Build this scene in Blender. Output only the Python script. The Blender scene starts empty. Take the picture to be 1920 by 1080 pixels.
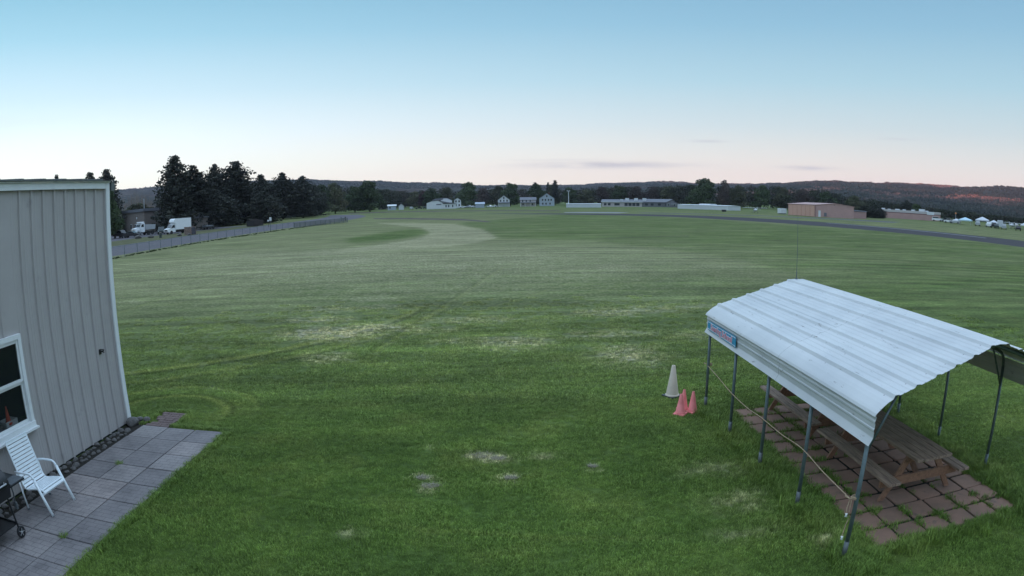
import bpy, bmesh, math, random
import numpy as np
from mathutils import Vector, Matrix, Euler

R = math.radians
random.seed(7)
rng = np.random.default_rng(11)
scene = bpy.context.scene
col = scene.collection

# ------------------------------------------------------------------ camera (wide security camera lens, barrel mapping)
cam = bpy.data.cameras.new("camera")
cam_ob = bpy.data.objects.new("camera", cam)
col.objects.link(cam_ob)
scene.camera = cam_ob
CAM_H, PITCH, ROLL = 4.2048, 0.13744, -0.01452
Rv = Vector((math.cos(ROLL), math.sin(ROLL) * math.sin(PITCH), math.sin(ROLL) * math.cos(PITCH)))
Uv = Vector((-math.sin(ROLL), math.cos(ROLL) * math.sin(PITCH), math.cos(ROLL) * math.cos(PITCH)))
Fv = Vector((0, math.cos(PITCH), -math.sin(PITCH)))
cam_ob.matrix_world = Matrix(((Rv.x, Uv.x, -Fv.x, 0), (Rv.y, Uv.y, -Fv.y, 0), (Rv.z, Uv.z, -Fv.z, CAM_H), (0, 0, 0, 1)))
cam.type = 'PANO'
cam.panorama_type = 'FISHEYE_LENS_POLYNOMIAL'
cam.fisheye_fov = math.pi
cam.sensor_fit = 'HORIZONTAL'
cam.sensor_width = 36.0
cam.sensor_height = 20.25
q = 18.75
cam.fisheye_polynomial_k0 = 0
cam.fisheye_polynomial_k1 = -0.835745 / q
cam.fisheye_polynomial_k2 = 0
cam.fisheye_polynomial_k3 = -0.0385437 / q ** 3
cam.fisheye_polynomial_k4 = 0
cam.clip_start = 0.05
cam.clip_end = 40000

# ------------------------------------------------------------------ light: dawn, sun on the horizon behind the left hills
SUN_AZ, SUN_EL = R(-96), R(2.38)
GLOW_AZ = R(-58)
sd = Vector((math.sin(SUN_AZ) * math.cos(SUN_EL), math.cos(SUN_AZ) * math.cos(SUN_EL), math.sin(SUN_EL)))
sun = bpy.data.lights.new("sun", 'SUN')
sun.energy = 5.0
sun.angle = R(0.5)
sun.color = (1.0, 0.30, 0.13)
sun_ob = bpy.data.objects.new("sun", sun)
sun_ob.rotation_euler = (-sd).to_track_quat('-Z', 'Y').to_euler()
sun_ob.location = (0, 0, 300)
col.objects.link(sun_ob)

world = bpy.data.worlds.new("World")
scene.world = world
world.use_nodes = True
wn, wl = world.node_tree.nodes, world.node_tree.links
wn.clear()


def nd(nodes, t, **k):
    n = nodes.new(t)
    for a, b in k.items():
        setattr(n, a, b)
    return n


def mth(nt, op, a, b=None, c=None, clamp=False):
    n = nt.nodes.new('ShaderNodeMath')
    n.operation = op
    n.use_clamp = clamp
    for i, v in enumerate((a, b, c)):
        if v is None:
            continue
        if isinstance(v, (int, float)):
            n.inputs[i].default_value = v
        else:
            nt.links.new(v, n.inputs[i])
    return n.outputs[0]


def ramp(nt, fac, stops, interp='LINEAR'):
    n = nt.nodes.new('ShaderNodeValToRGB')
    cr = n.color_ramp
    cr.interpolation = interp
    while len(cr.elements) < len(stops):
        cr.elements.new(0.5)
    for e, (p, c) in zip(cr.elements, stops):
        e.position = p
        e.color = (c[0], c[1], c[2], 1) if not isinstance(c, (int, float)) else (c, c, c, 1)
    nt.links.new(fac, n.inputs[0])
    return n.outputs[0]


def mix(nt, fac, a, b, mode='MIX'):
    n = nt.nodes.new('ShaderNodeMix')
    n.data_type = 'RGBA'
    n.blend_type = mode
    n.clamp_factor = True
    for s, v in ((0, fac), (6, a), (7, b)):
        if isinstance(v, (int, float)):
            n.inputs[s].default_value = v
        elif isinstance(v, tuple):
            n.inputs[s].default_value = (v[0], v[1], v[2], 1)
        else:
            nt.links.new(v, n.inputs[s])
    return n.outputs[2]


def srgb(r, g, b):
    f = lambda c: (c / 255 / 12.92) if c / 255 <= 0.04045 else ((c / 255 + 0.055) / 1.055) ** 2.4
    return (f(r), f(g), f(b))


wt = world.node_tree
tc = nd(wn, 'ShaderNodeTexCoord')
sep = nd(wn, 'ShaderNodeSeparateXYZ')
wl.new(tc.outputs['Generated'], sep.inputs[0])
el = mth(wt, 'ARCSINE', sep.outputs[2])
eldeg = mth(wt, 'MULTIPLY', el, 180 / math.pi)
azr = mth(wt, 'ARCTAN2', sep.outputs[0], sep.outputs[1])
azdeg = mth(wt, 'MULTIPLY', azr, 180 / math.pi)
t = mth(wt, 'DIVIDE', eldeg, 40.0, clamp=True)
away = ramp(wt, t, [(0.0, srgb(243, 226, 210)), (0.05, srgb(236, 226, 215)), (0.10, srgb(217, 219, 215)), (0.17, srgb(188, 207, 213)),
                    (0.27, srgb(158, 196, 212)), (0.40, srgb(130, 177, 203)), (0.54, srgb(112, 160, 191)), (0.60, srgb(116, 164, 196)), (0.75, (.64, .90, 1.20)), (1.0, (.82, 1.10, 1.46))])
near = ramp(wt, t, [(0.0, (1.25, 1.17, .86)), (0.05, (1.2, 1.18, 1.0)), (0.10, (1.0, 1.08, 1.0)), (0.17, (.86, 1.0, 1.06)),
                    (0.27, srgb(200, 230, 244)), (0.40, srgb(156, 205, 226)), (0.54, srgb(122, 180, 206)), (0.60, srgb(127, 180, 210)), (0.75, (.64, .90, 1.20)), (1.0, (.82, 1.10, 1.46))])
# azimuth distance from the sunrise
dx = mth(wt, 'MULTIPLY', sep.outputs[0], math.sin(GLOW_AZ))
dy = mth(wt, 'MULTIPLY', sep.outputs[1], math.cos(GLOW_AZ))
hl = mth(wt, 'SQRT', mth(wt, 'ADD', mth(wt, 'MULTIPLY', sep.outputs[0], sep.outputs[0]), mth(wt, 'MULTIPLY', sep.outputs[1], sep.outputs[1])))
cosaz = mth(wt, 'DIVIDE', mth(wt, 'ADD', dx, dy), mth(wt, 'MAXIMUM', hl, 0.001))
glow = mth(wt, 'POWER', mth(wt, 'MULTIPLY_ADD', cosaz, 0.5, 0.5, clamp=True), 4.5)
skyc = mix(wt, glow, away, near)
# opposite side of the sky is a little dimmer
back = ramp(wt, mth(wt, 'MULTIPLY_ADD', cosaz, 0.5, 0.5, clamp=True), [(0.0, 0.95), (0.75, 1.0), (1.0, 1.0)])
skyc = mix(wt, 1.0, skyc, back, 'MULTIPLY')
# thin dawn clouds: (az, el, half width, half height)
noi = nd(wn, 'ShaderNodeTexNoise')
cmb = nd(wn, 'ShaderNodeCombineXYZ')
wl.new(mth(wt, 'MULTIPLY', azdeg, 0.28), cmb.inputs[0])
wl.new(mth(wt, 'MULTIPLY', eldeg, 2.4), cmb.inputs[1])
wl.new(cmb.outputs[0], noi.inputs['Vector'])
noi.inputs['Scale'].default_value = 1.0
noi.inputs['Detail'].default_value = 5
cl = None
for (a, e, w, h, s) in [(8.6, 3.15, 7.5, 0.34, 1.0), (17.8, 5.35, 1.9, 0.16, 0.55), (27.2, 3.15, 2.7, 0.22, 0.8), (36.0, 6.0, 2.2, 0.14, 0.35), (4, 3.6, 6, 0.15, 0.25), (-60, 9, 14, .8, .3)]:
    u = mth(wt, 'DIVIDE', mth(wt, 'SUBTRACT', azdeg, a), w)
    v = mth(wt, 'DIVIDE', mth(wt, 'SUBTRACT', eldeg, e), h)
    g2 = mth(wt, 'ADD', mth(wt, 'MULTIPLY', u, u), mth(wt, 'MULTIPLY', v, v))
    m = mth(wt, 'MULTIPLY', mth(wt, 'EXPONENT', mth(wt, 'MULTIPLY', g2, -1.3)), s)
    cl = m if cl is None else mth(wt, 'MAXIMUM', cl, m)
cn = ramp(wt, noi.outputs['Fac'], [(0.30, 0.25), (0.52, 1.0)])
cl = mth(wt, 'MULTIPLY', cl, cn, clamp=True)
skyc = mix(wt, mth(wt, 'MULTIPLY', cl, 0.75), skyc, srgb(170, 178, 190))
bg = nd(wn, 'ShaderNodeBackground')
wl.new(skyc, bg.inputs[0])
bg.inputs[1].default_value = 1.0
nis = nd(wn, 'ShaderNodeTexSky', sky_type='NISHITA', sun_disc=False, sun_elevation=R(1.0), sun_rotation=SUN_AZ)
bg2 = nd(wn, 'ShaderNodeBackground')
wl.new(nis.outputs[0], bg2.inputs[0])
bg2.inputs[1].default_value = 0.02
addw = nd(wn, 'ShaderNodeAddShader')
wl.new(bg.outputs[0], addw.inputs[0])
wl.new(bg2.outputs[0], addw.inputs[1])
wo = nd(wn, 'ShaderNodeOutputWorld')
wl.new(addw.outputs[0], wo.inputs[0])

scene.view_settings.view_transform = 'Standard'
scene.view_settings.look = 'None'
scene.view_settings.exposure = 0.27
scene.view_settings.gamma = 1.0
scene.render.engine = 'CYCLES'
scene.cycles.max_bounces = 6
scene.cycles.diffuse_bounces = 3
scene.cycles.volume_bounces = 0
scene.cycles.use_denoising = True


# ------------------------------------------------------------------ mesh helper
class MB:
    def __init__(s):
        s.v, s.f, s.c = [], [], []
        s.uvcol = False

    def add(s, vs, fs, M=None, c=None):
        o = len(s.v)
        if M is not None:
            vs = [tuple(M @ Vector(p)) for p in vs]
        s.v += [tuple(p) for p in vs]
        s.f += [tuple(i + o for i in f) for f in fs]
        if c is not None:
            s.c += [c] * len(vs)
        return s

    def box(s, x0, x1, y0, y1, z0, z1, M=None):
        return s.add([(x0, y0, z0), (x1, y0, z0), (x1, y1, z0), (x0, y1, z0), (x0, y0, z1), (x1, y0, z1), (x1, y1, z1), (x0, y1, z1)],
                     [(3, 2, 1, 0), (4, 5, 6, 7), (0, 1, 5, 4), (1, 2, 6, 5), (2, 3, 7, 6), (3, 0, 4, 7)], M)

    def bbox(s, x0, x1, y0, y1, z0, z1, b=0.01, M=None):
        """box with chamfered top and vertical edges"""
        b = min(b, (x1 - x0) / 3, (y1 - y0) / 3, (z1 - z0) / 3)
        def ring(i, z):
            return [(x0 + i + b, y0 + i, z), (x1 - i - b, y0 + i, z), (x1 - i, y0 + i + b, z), (x1 - i, y1 - i - b, z),
                    (x1 - i - b, y1 - i, z), (x0 + i + b, y1 - i, z), (x0 + i, y1 - i - b, z), (x0 + i, y0 + i + b, z)]
        vs = ring(0, z0) + ring(0, z1 - b) + ring(b * .7, z1)
        fs = [tuple(range(7, -1, -1)), tuple(range(16, 24))]
        for k in (0, 8):
            for i in range(8):
                j = (i + 1) % 8
                fs.append((k + i, k + j, k + 8 + j, k + 8 + i))
        return s.add(vs, fs, M)

    def prism(s, poly, axis, a0, a1, M=None):
        """extrude 2D poly along axis. axis 'x': poly=(y,z); 'y': poly=(x,z); 'z': poly=(x,y)"""
        def P(p, a):
            return {'x': (a, p[0], p[1]), 'y': (p[0], a, p[1]), 'z': (p[0], p[1], a)}[axis]
        n = len(poly)
        vs = [P(p, a0) for p in poly] + [P(p, a1) for p in poly]
        fs = [tuple(range(n)), tuple(range(2 * n - 1, n - 1, -1))]
        for i in range(n):
            j = (i + 1) % n
            fs.append((i, i + n, j + n, j))
        return s.add(vs, fs, M)

    def tube(s, pts, r, n=8, M=None, cap=True):
        pts = [Vector(p) for p in pts]
        rs = r if isinstance(r, (list, tuple)) else [r] * len(pts)
        vs, fs = [], []
        up = None
        for i, p in enumerate(pts):
            d = (pts[min(i + 1, len(pts) - 1)] - pts[max(i - 1, 0)])
            if d.length < 1e-9:
                d = Vector((0, 0, 1))
            d.normalize()
            if up is None:
                up = Vector((0, 0, 1)) if abs(d.z) < 0.9 else Vector((1, 0, 0))
            a = d.cross(up)
            if a.length < 1e-6:
                a = d.cross(Vector((0, 1, 0)))
            a.normalize()
            b = a.cross(d)
            up = b
            for k in range(n):
                t_ = 2 * math.pi * k / n
                vs.append(p + (a * math.cos(t_) + b * math.sin(t_)) * rs[i])
        for i in range(len(pts) - 1):
            for k in range(n):
                j = (k + 1) % n
                fs.append((i * n + k, i * n + j, (i + 1) * n + j, (i + 1) * n + k))
        if cap:
            fs.append(tuple(range(n - 1, -1, -1)))
            fs.append(tuple(range((len(pts) - 1) * n, len(pts) * n)))
        return s.add(vs, fs, M)

    def bar(s, p0, p1, w, h, up=(0, 0, 1), M=None):
        p0, p1, up = Vector(p0), Vector(p1), Vector(up)
        d = (p1 - p0).normalized()
        a = d.cross(up)
        if a.length < 1e-5:
            a = d.cross(Vector((0, 1, 0)))
        a.normalize()
        b = a.cross(d)
        vs = []
        for p in (p0, p1):
            for (i, j) in ((-1, -1), (1, -1), (1, 1), (-1, 1)):
                vs.append(p + a * (w / 2 * i) + b * (h / 2 * j))
        return s.add(vs, [(3, 2, 1, 0), (4, 5, 6, 7), (0, 1, 5, 4), (1, 2, 6, 5), (2, 3, 7, 6), (3, 0, 4, 7)], M)

    def lathe(s, prof, n=20, M=None):
        vs, fs = [], []
        for (r, z) in prof:
            for k in range(n):
                a = 2 * math.pi * k / n
                vs.append((r * math.cos(a), r * math.sin(a), z))
        for i in range(len(prof) - 1):
            for k in range(n):
                j = (k + 1) % n
                fs.append((i * n + k, i * n + j, (i + 1) * n + j, (i + 1) * n + k))
        fs.append(tuple(range(n - 1, -1, -1)))
        fs.append(tuple(range((len(prof) - 1) * n, len(prof) * n)))
        return s.add(vs, fs, M)

    def sheet(s, grid, t=0.0):
        """grid[i][j] of points -> quads"""
        n, m = len(grid), len(grid[0])
        vs = [p for row in grid for p in row]
        fs = [(i * m + j, i * m + j + 1, (i + 1) * m + j + 1, (i + 1) * m + j) for i in range(n - 1) for j in range(m - 1)]
        return s.add(vs, fs)

    def mesh(s, name, mat, smooth=False):
        me = bpy.data.meshes.new(name)
        me.from_pydata(s.v, [], s.f)
        if s.c and len(s.c) == len(s.v):
            at = me.attributes.new('vc', 'FLOAT', 'POINT')
            at.data.foreach_set('value', s.c)
        me.validate()
        bm = bmesh.new()
        bm.from_mesh(me)
        if not getattr(s, 'open', False):
            bmesh.ops.recalc_face_normals(bm, faces=bm.faces)
        bm.to_mesh(me)
        bm.free()
        if smooth:
            me.polygons.foreach_set('use_smooth', [True] * len(me.polygons))
        if mat:
            me.materials.append(mat)
        return me

    def build(s, name, mat, parent=None, smooth=False, loc=None):
        o = bpy.data.objects.new(name, s.mesh(name, mat, smooth))
        col.objects.link(o)
        if parent is not None:
            o.parent = parent
        if loc:
            o.location = loc
        return o


def smooth_by_angle(o, ang=35):
    try:
        me = o.data
        me.polygons.foreach_set('use_smooth', [True] * len(me.polygons))
        me.set_sharp_from_angle(angle=R(ang))
    except Exception:
        pass


def tag(o, label=None, cat=None, group=None, kind=None):
    if label: o['label'] = label
    if cat: o['category'] = cat
    if group: o['group'] = group
    if kind: o['kind'] = kind
    return o


def thing(name, label, cat, loc=(0, 0, 0), rz=0, group=None, scale=1.0):
    o = bpy.data.objects.new(name, None)
    o.empty_display_size = 0.2
    col.objects.link(o)
    o.location = loc
    o.rotation_euler = (0, 0, rz)
    o.scale = (scale, scale, scale)
    return tag(o, label, cat, group)


def copy_thing(root, loc, rz=0, label=None, scale=None):
    def rec(o, par):
        c = o.copy()
        col.objects.link(c)
        c.parent = par
        if o != root:
            c.matrix_parent_inverse = o.matrix_parent_inverse.copy()
        for ch in o.children:
            rec(ch, c)
        return c
    r = rec(root, None)
    r.location = loc
    r.rotation_euler = (0, 0, rz)
    if scale is not None:
        r.scale = scale if isinstance(scale, tuple) else (scale,) * 3
    if label:
        r['label'] = label
    return r


# ------------------------------------------------------------------ materials
def newmat(name):
    m = bpy.data.materials.new(name)
    m.use_nodes = True
    nt = m.node_tree
    b = nt.nodes['Principled BSDF']
    return m, nt, b


def mat(name, c, rough=0.7, var=0.12, scale=6.0, metal=0.0, bump=0.0, dirt=None, spec=None, c2=None, stretch=None, coord='Object'):
    """base colour with noise variation; optional second tone, dirt colour"""
    m, nt, b = newmat(name)
    tcn = nt.nodes.new('ShaderNodeTexCoord')
    mp = nt.nodes.new('ShaderNodeMapping')
    nt.links.new(tcn.outputs[coord], mp.inputs[0])
    if stretch:
        mp.inputs['Scale'].default_value = stretch
    n = nt.nodes.new('ShaderNodeTexNoise')
    n.inputs['Scale'].default_value = scale
    n.inputs['Detail'].default_value = 6
    n.inputs['Roughness'].default_value = 0.65
    nt.links.new(mp.outputs[0], n.inputs['Vector'])
    lo = tuple(x * (1 - var) for x in c)
    hi = tuple(min(1, x * (1 + var)) for x in (c2 or c))
    cc = ramp(nt, n.outputs['Fac'], [(0.3, lo), (0.7, hi)])
    if dirt:
        n2 = nt.nodes.new('ShaderNodeTexNoise')
        n2.inputs['Scale'].default_value = dirt[2]
        n2.inputs['Detail'].default_value = 8
        n2.inputs['Roughness'].default_value = 0.7
        nt.links.new(tcn.outputs[coord], n2.inputs['Vector'])
        f = ramp(nt, n2.outputs['Fac'], [(dirt[1], 0.0), (min(1, dirt[1] + 0.14), 1.0)])
        cc = mix(nt, f, cc, dirt[0])
    nt.links.new(cc, b.inputs['Base Color'])
    b.inputs['Roughness'].default_value = rough
    b.inputs['Metallic'].default_value = metal
    if spec is None and rough >= .9:
        spec = 0.05
    if spec is not None:
        b.inputs['Specular IOR Level'].default_value = spec
    if bump:
        bp = nt.nodes.new('ShaderNodeBump')
        bp.inputs['Strength'].default_value = bump
        bp.inputs['Distance'].default_value = 0.01
        nt.links.new(n.outputs['Fac'], bp.inputs['Height'])
        nt.links.new(bp.outputs[0], b.inputs['Normal'])
    return m


M = {}
M['siding'] = mat('siding', (0.385, 0.36, 0.35), 0.55, 0.05, 1.5, dirt=((0.27, 0.26, 0.26), 0.62, 2.2), spec=0.3)
M['trim'] = mat('white_trim', (0.66, 0.68, 0.68), 0.5, 0.05, 3, dirt=((0.45, 0.44, 0.42), 0.66, 5), spec=0.3)
M['dark_gap'] = mat('dark_gap', (0.02, 0.02, 0.022), 0.9)
M['roofmetal'] = mat('roof_sheet', (0.62, 0.66, 0.68), 0.38, 0.04, 1.2, dirt=((0.38, 0.36, 0.33), 0.665, 3.0), spec=0.45)
M['galv'] = mat('galvanised_tube', (0.12, 0.155, 0.16), 0.5, 0.2, 14, metal=0.35)
M['galv_light'] = mat('galvanised_sleeve', (0.125, 0.14, 0.14), 0.5, 0.25, 20, metal=0.4)
M['wood_grey'] = mat('weathered_board', (0.23, 0.155, 0.115), 0.8, 0.3, 4, stretch=(7, 0.8, 7), c2=(0.33, 0.225, 0.165), bump=0.3)
M['wood_red'] = mat('stained_timber', (0.25, 0.125, 0.075), 0.75, 0.25, 4, stretch=(5, 1, 5), c2=(0.27, 0.14, 0.085), bump=0.2)
M['rock'] = mat('rock', (0.06, 0.056, 0.055), 0.85, 0.35, 9, c2=(0.125, 0.115, 0.11), bump=0.6, dirt=((0.06, 0.07, 0.045), 0.6, 6))
M['soil'] = mat('soil_bed', (0.035, 0.032, 0.028), 0.95, 0.4, 12, bump=0.5)
M['glass'], _nt, _b = newmat('window_glass')
_b.inputs['Base Color'].default_value = (0.02, 0.025, 0.03, 1)
_b.inputs['Roughness'].default_value = 0.04
_b.inputs['Alpha'].default_value = 0.35
M['interior'] = mat('dark_interior', (0.05, 0.05, 0.05), 0.9)
M['white_plastic'] = mat('white_painted_metal', (0.72, 0.77, 0.80), 0.4, 0.04, 8, spec=0.4)
M['black_paint'] = mat('black_enamel', (0.012, 0.013, 0.015), 0.35, 0.3, 9, spec=0.5)
M['grey_plastic'] = mat('grey_shelf', (0.09, 0.10, 0.11), 0.5, 0.2, 9)
M['chrome'] = mat('bright_metal', (0.55, 0.56, 0.58), 0.3, 0.1, 9, metal=0.8)
M['cone_cream'] = mat('faded_cream_plastic', (0.62, 0.52, 0.42), 0.6, 0.08, 5, dirt=((0.36, 0.3, 0.26), 0.63, 7))
M['cone_pink'] = mat('faded_orange_plastic', (0.80, 0.20, 0.19), 0.6, 0.1, 5, c2=(0.84, 0.26, 0.25), dirt=((0.62, 0.30, 0.28), 0.6, 9))
M['cone_orange'] = mat('orange_plastic', (0.7, 0.10, 0.04), 0.55, 0.08, 5)
M['rope'] = mat('yellow_rope', (0.36, 0.23, 0.15), 0.85, 0.25, 40, c2=(0.42, 0.31, 0.20))
M['white_knob'] = mat('white_insulator', (0.75, 0.75, 0.72), 0.4)
M['sign_blue'] = mat('sign_blue', (0.05, 0.30, 0.50), 0.5, 0.15, 2.5, c2=(0.04, 0.26, 0.40), spec=0.2)
M['sign_red'] = mat('sign_red', (0.62, 0.08, 0.16), 0.5, 0.1, 5)
M['sign_white'] = mat('sign_white', (0.68, 0.70, 0.78), 0.5, 0.05, 5)
M['asphalt'] = mat('asphalt', (0.12, 0.112, 0.122), 0.9, 0.12, 0.5, dirt=((0.10, 0.094, 0.10), 0.55, 0.12))
M['runway'] = mat('runway_asphalt', (0.062, 0.058, 0.062), 0.9, 0.15, 0.3)
M['apron'] = mat('taxi_concrete', (0.11, 0.11, 0.11), 0.9, 0.12, 0.2)
M['concrete'] = mat('pale_concrete', (0.22, 0.22, 0.21), 0.9, 0.1, 0.3)
M['line'] = mat('worn_paint', (0.27, 0.28, 0.30), 0.8, 0.2, 1.0)
M['bare_earth'] = mat('bare_earth', (0.10, 0.082, 0.075), 0.95, 0.25, 0.2)
M['pale_grass'] = mat('pale_verge', (0.10, 0.10, 0.055), 0.95, 0.3, 0.5)
M['car_white'] = mat('white_vehicle_paint', (0.72, 0.74, 0.76), 0.35, 0.03, 2)
M['car_black'] = mat('black_vehicle_paint', (0.018, 0.018, 0.022), 0.35, 0.1, 2)
M['car_green'] = mat('dark_green_vehicle_paint', (0.03, 0.045, 0.042), 0.4, 0.1, 2)
M['car_silver'] = mat('silver_vehicle_paint', (0.36, 0.38, 0.40), 0.35, 0.05, 2)
M['tyre'] = mat('tyre_rubber', (0.02, 0.02, 0.02), 0.85)
M['wheel_rim'] = mat('wheel_rim', (0.35, 0.35, 0.36), 0.4, metal=0.5)
M['car_glass'] = mat('vehicle_glass', (0.02, 0.025, 0.03), 0.08, spec=0.6)
M['lens'] = mat('headlight_lens', (0.6, 0.62, 0.62), 0.2)
M['tan_wall'] = mat('tan_wall', (0.17, 0.145, 0.13), 0.8, 0.08, 0.6, dirt=((0.12, 0.10, 0.09), 0.6, 0.5))
M['grey_roof'] = mat('grey_roof', (0.13, 0.135, 0.155), 0.75, 0.1, 0.8)
M['pallet'] = mat('pallet_wood', (0.20, 0.145, 0.12), 0.85, 0.3, 3, c2=(0.28, 0.20, 0.17))
M['white_wall'] = mat('white_siding', (0.58, 0.60, 0.62), 0.6, 0.05, 0.8, dirt=((0.42, 0.42, 0.42), 0.64, 0.5))
M['cream_wall'] = mat('cream_siding', (0.44, 0.40, 0.40), 0.7, 0.06, 0.8)
M['grey_wall'] = mat('grey_wall', (0.15, 0.15, 0.17), 0.8, 0.1, 0.8)
M['blue_wall'] = mat('pale_blue_siding', (0.33, 0.38, 0.44), 0.7, 0.05, 0.8)
M['dark_roof'] = mat('dark_shingle', (0.06, 0.058, 0.07), 0.85, 0.15, 1.5)
M['hangar_pink'] = mat('pink_tan_siding', (0.39, 0.24, 0.225), 0.6, 0.04, 0.5, c2=(0.42, 0.26, 0.24))
M['hangar_door'] = mat('dawn_tinted_hangar_door', (0.52, 0.30, 0.235), 0.6, 0.04, 0.5)  # dawn glow put into the colour: lighter, warmer version of the hangar pink
M['red_band'] = mat('red_band', (0.15, 0.06, 0.06), 0.7)
M['house_glass'] = mat('house_glass', (0.04, 0.05, 0.06), 0.15, spec=0.5)
M['bark'] = mat('bark', (0.055, 0.045, 0.04), 0.9, 0.3, 3)
M['bark_pale'] = mat('pale_bark', (0.16, 0.13, 0.11), 0.9, 0.3, 3)
M['tent_white'] = mat('white_canvas', (0.52, 0.54, 0.57), 0.7, 0.06, 1)
M['tent_blue'] = mat('pale_blue_canvas', (0.42, 0.58, 0.66), 0.7, 0.06, 1)
M['orange'] = mat('orange_plastic_sheet', (0.5, 0.2, 0.07), 0.6)
M['fence_wire'] = None


def leafmat(name, dark, light, warm, coordscale=0.35):
    m, nt, b = newmat(name)
    at = nt.nodes.new('ShaderNodeAttribute')
    at.attribute_name = 'vc'
    oi = nt.nodes.new('ShaderNodeObjectInfo')
    cc = ramp(nt, at.outputs['Fac'], [(0.0, dark), (0.6, light), (1.0, warm)])
    v = mth(nt, 'MULTIPLY_ADD', oi.outputs['Random'], 0.5, 0.75)
    cm = nt.nodes.new('ShaderNodeVectorMath')
    cm.operation = 'SCALE'
    nt.links.new(cc, cm.inputs[0])
    nt.links.new(v, cm.inputs['Scale'])
    nt.links.new(cm.outputs[0], b.inputs['Base Color'])
    b.inputs['Roughness'].default_value = 0.8
    b.inputs['Specular IOR Level'].default_value = 0.15
    return m


M['pine'] = leafmat('pine_needles', (0.020, 0.023, 0.021), (0.042, 0.047, 0.038), (0.080, 0.074, 0.056))
M['green'] = leafmat('green_leaves', (0.028, 0.042, 0.022), (0.052, 0.075, 0.034), (0.08, 0.10, 0.05))
M['olive'] = leafmat('olive_leaves', (0.04, 0.045, 0.027), (0.075, 0.08, 0.045), (0.11, 0.10, 0.06))
M['brown'] = leafmat('brown_buds', (0.045, 0.035, 0.034), (0.08, 0.062, 0.055), (0.11, 0.085, 0.07))
M['maroon'] = leafmat('maroon_leaves', (0.035, 0.020, 0.022), (0.055, 0.030, 0.030), (0.08, 0.045, 0.04))
M['twig'] = mat('bare_twigs', (0.26, 0.20, 0.165), 0.9, 0.3, 1)

# ------------------------------------------------------------------ grass colour (shared by the lawn sheet and the blades)
ARC = [(-18.2, 26.8, 14.84, 1.0, .5, -1, -27.5), (-7.5, 11.29, 1.57, 0.8, 0, 1, 11.0), (25.1, 26.8, 43.3, .45, -1, 0, 9.0), (-18.6, 26.8, 16.2, .5, .5, -1, -26.5), (-7.5, 11.29, 2.3, .5, 0, 1, 11.6), (-9.0, 5.6, 6.2, .35, .3, 1, 9.5)]
LINES = [(-4.2, 16.6, -.6, 41, .10, .55), (-2.0, 22.8, 3.2, 33, .09, .45), (-6.5, 23.5, 9, 34, .12, .3), (3.5, 30, 22, 24, .14, .3), (-21, 27, -9, 45, .16, .4), (-19, 24, -4, 40, .14, .3), (12, 45, 24, 33, .2, .35), (8, 55, 40, 38, .3, .4), (5, 62, 38, 50, .35, .35), (-2.4, 7.6, 2.6, 6.9, .05, .25)]


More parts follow.
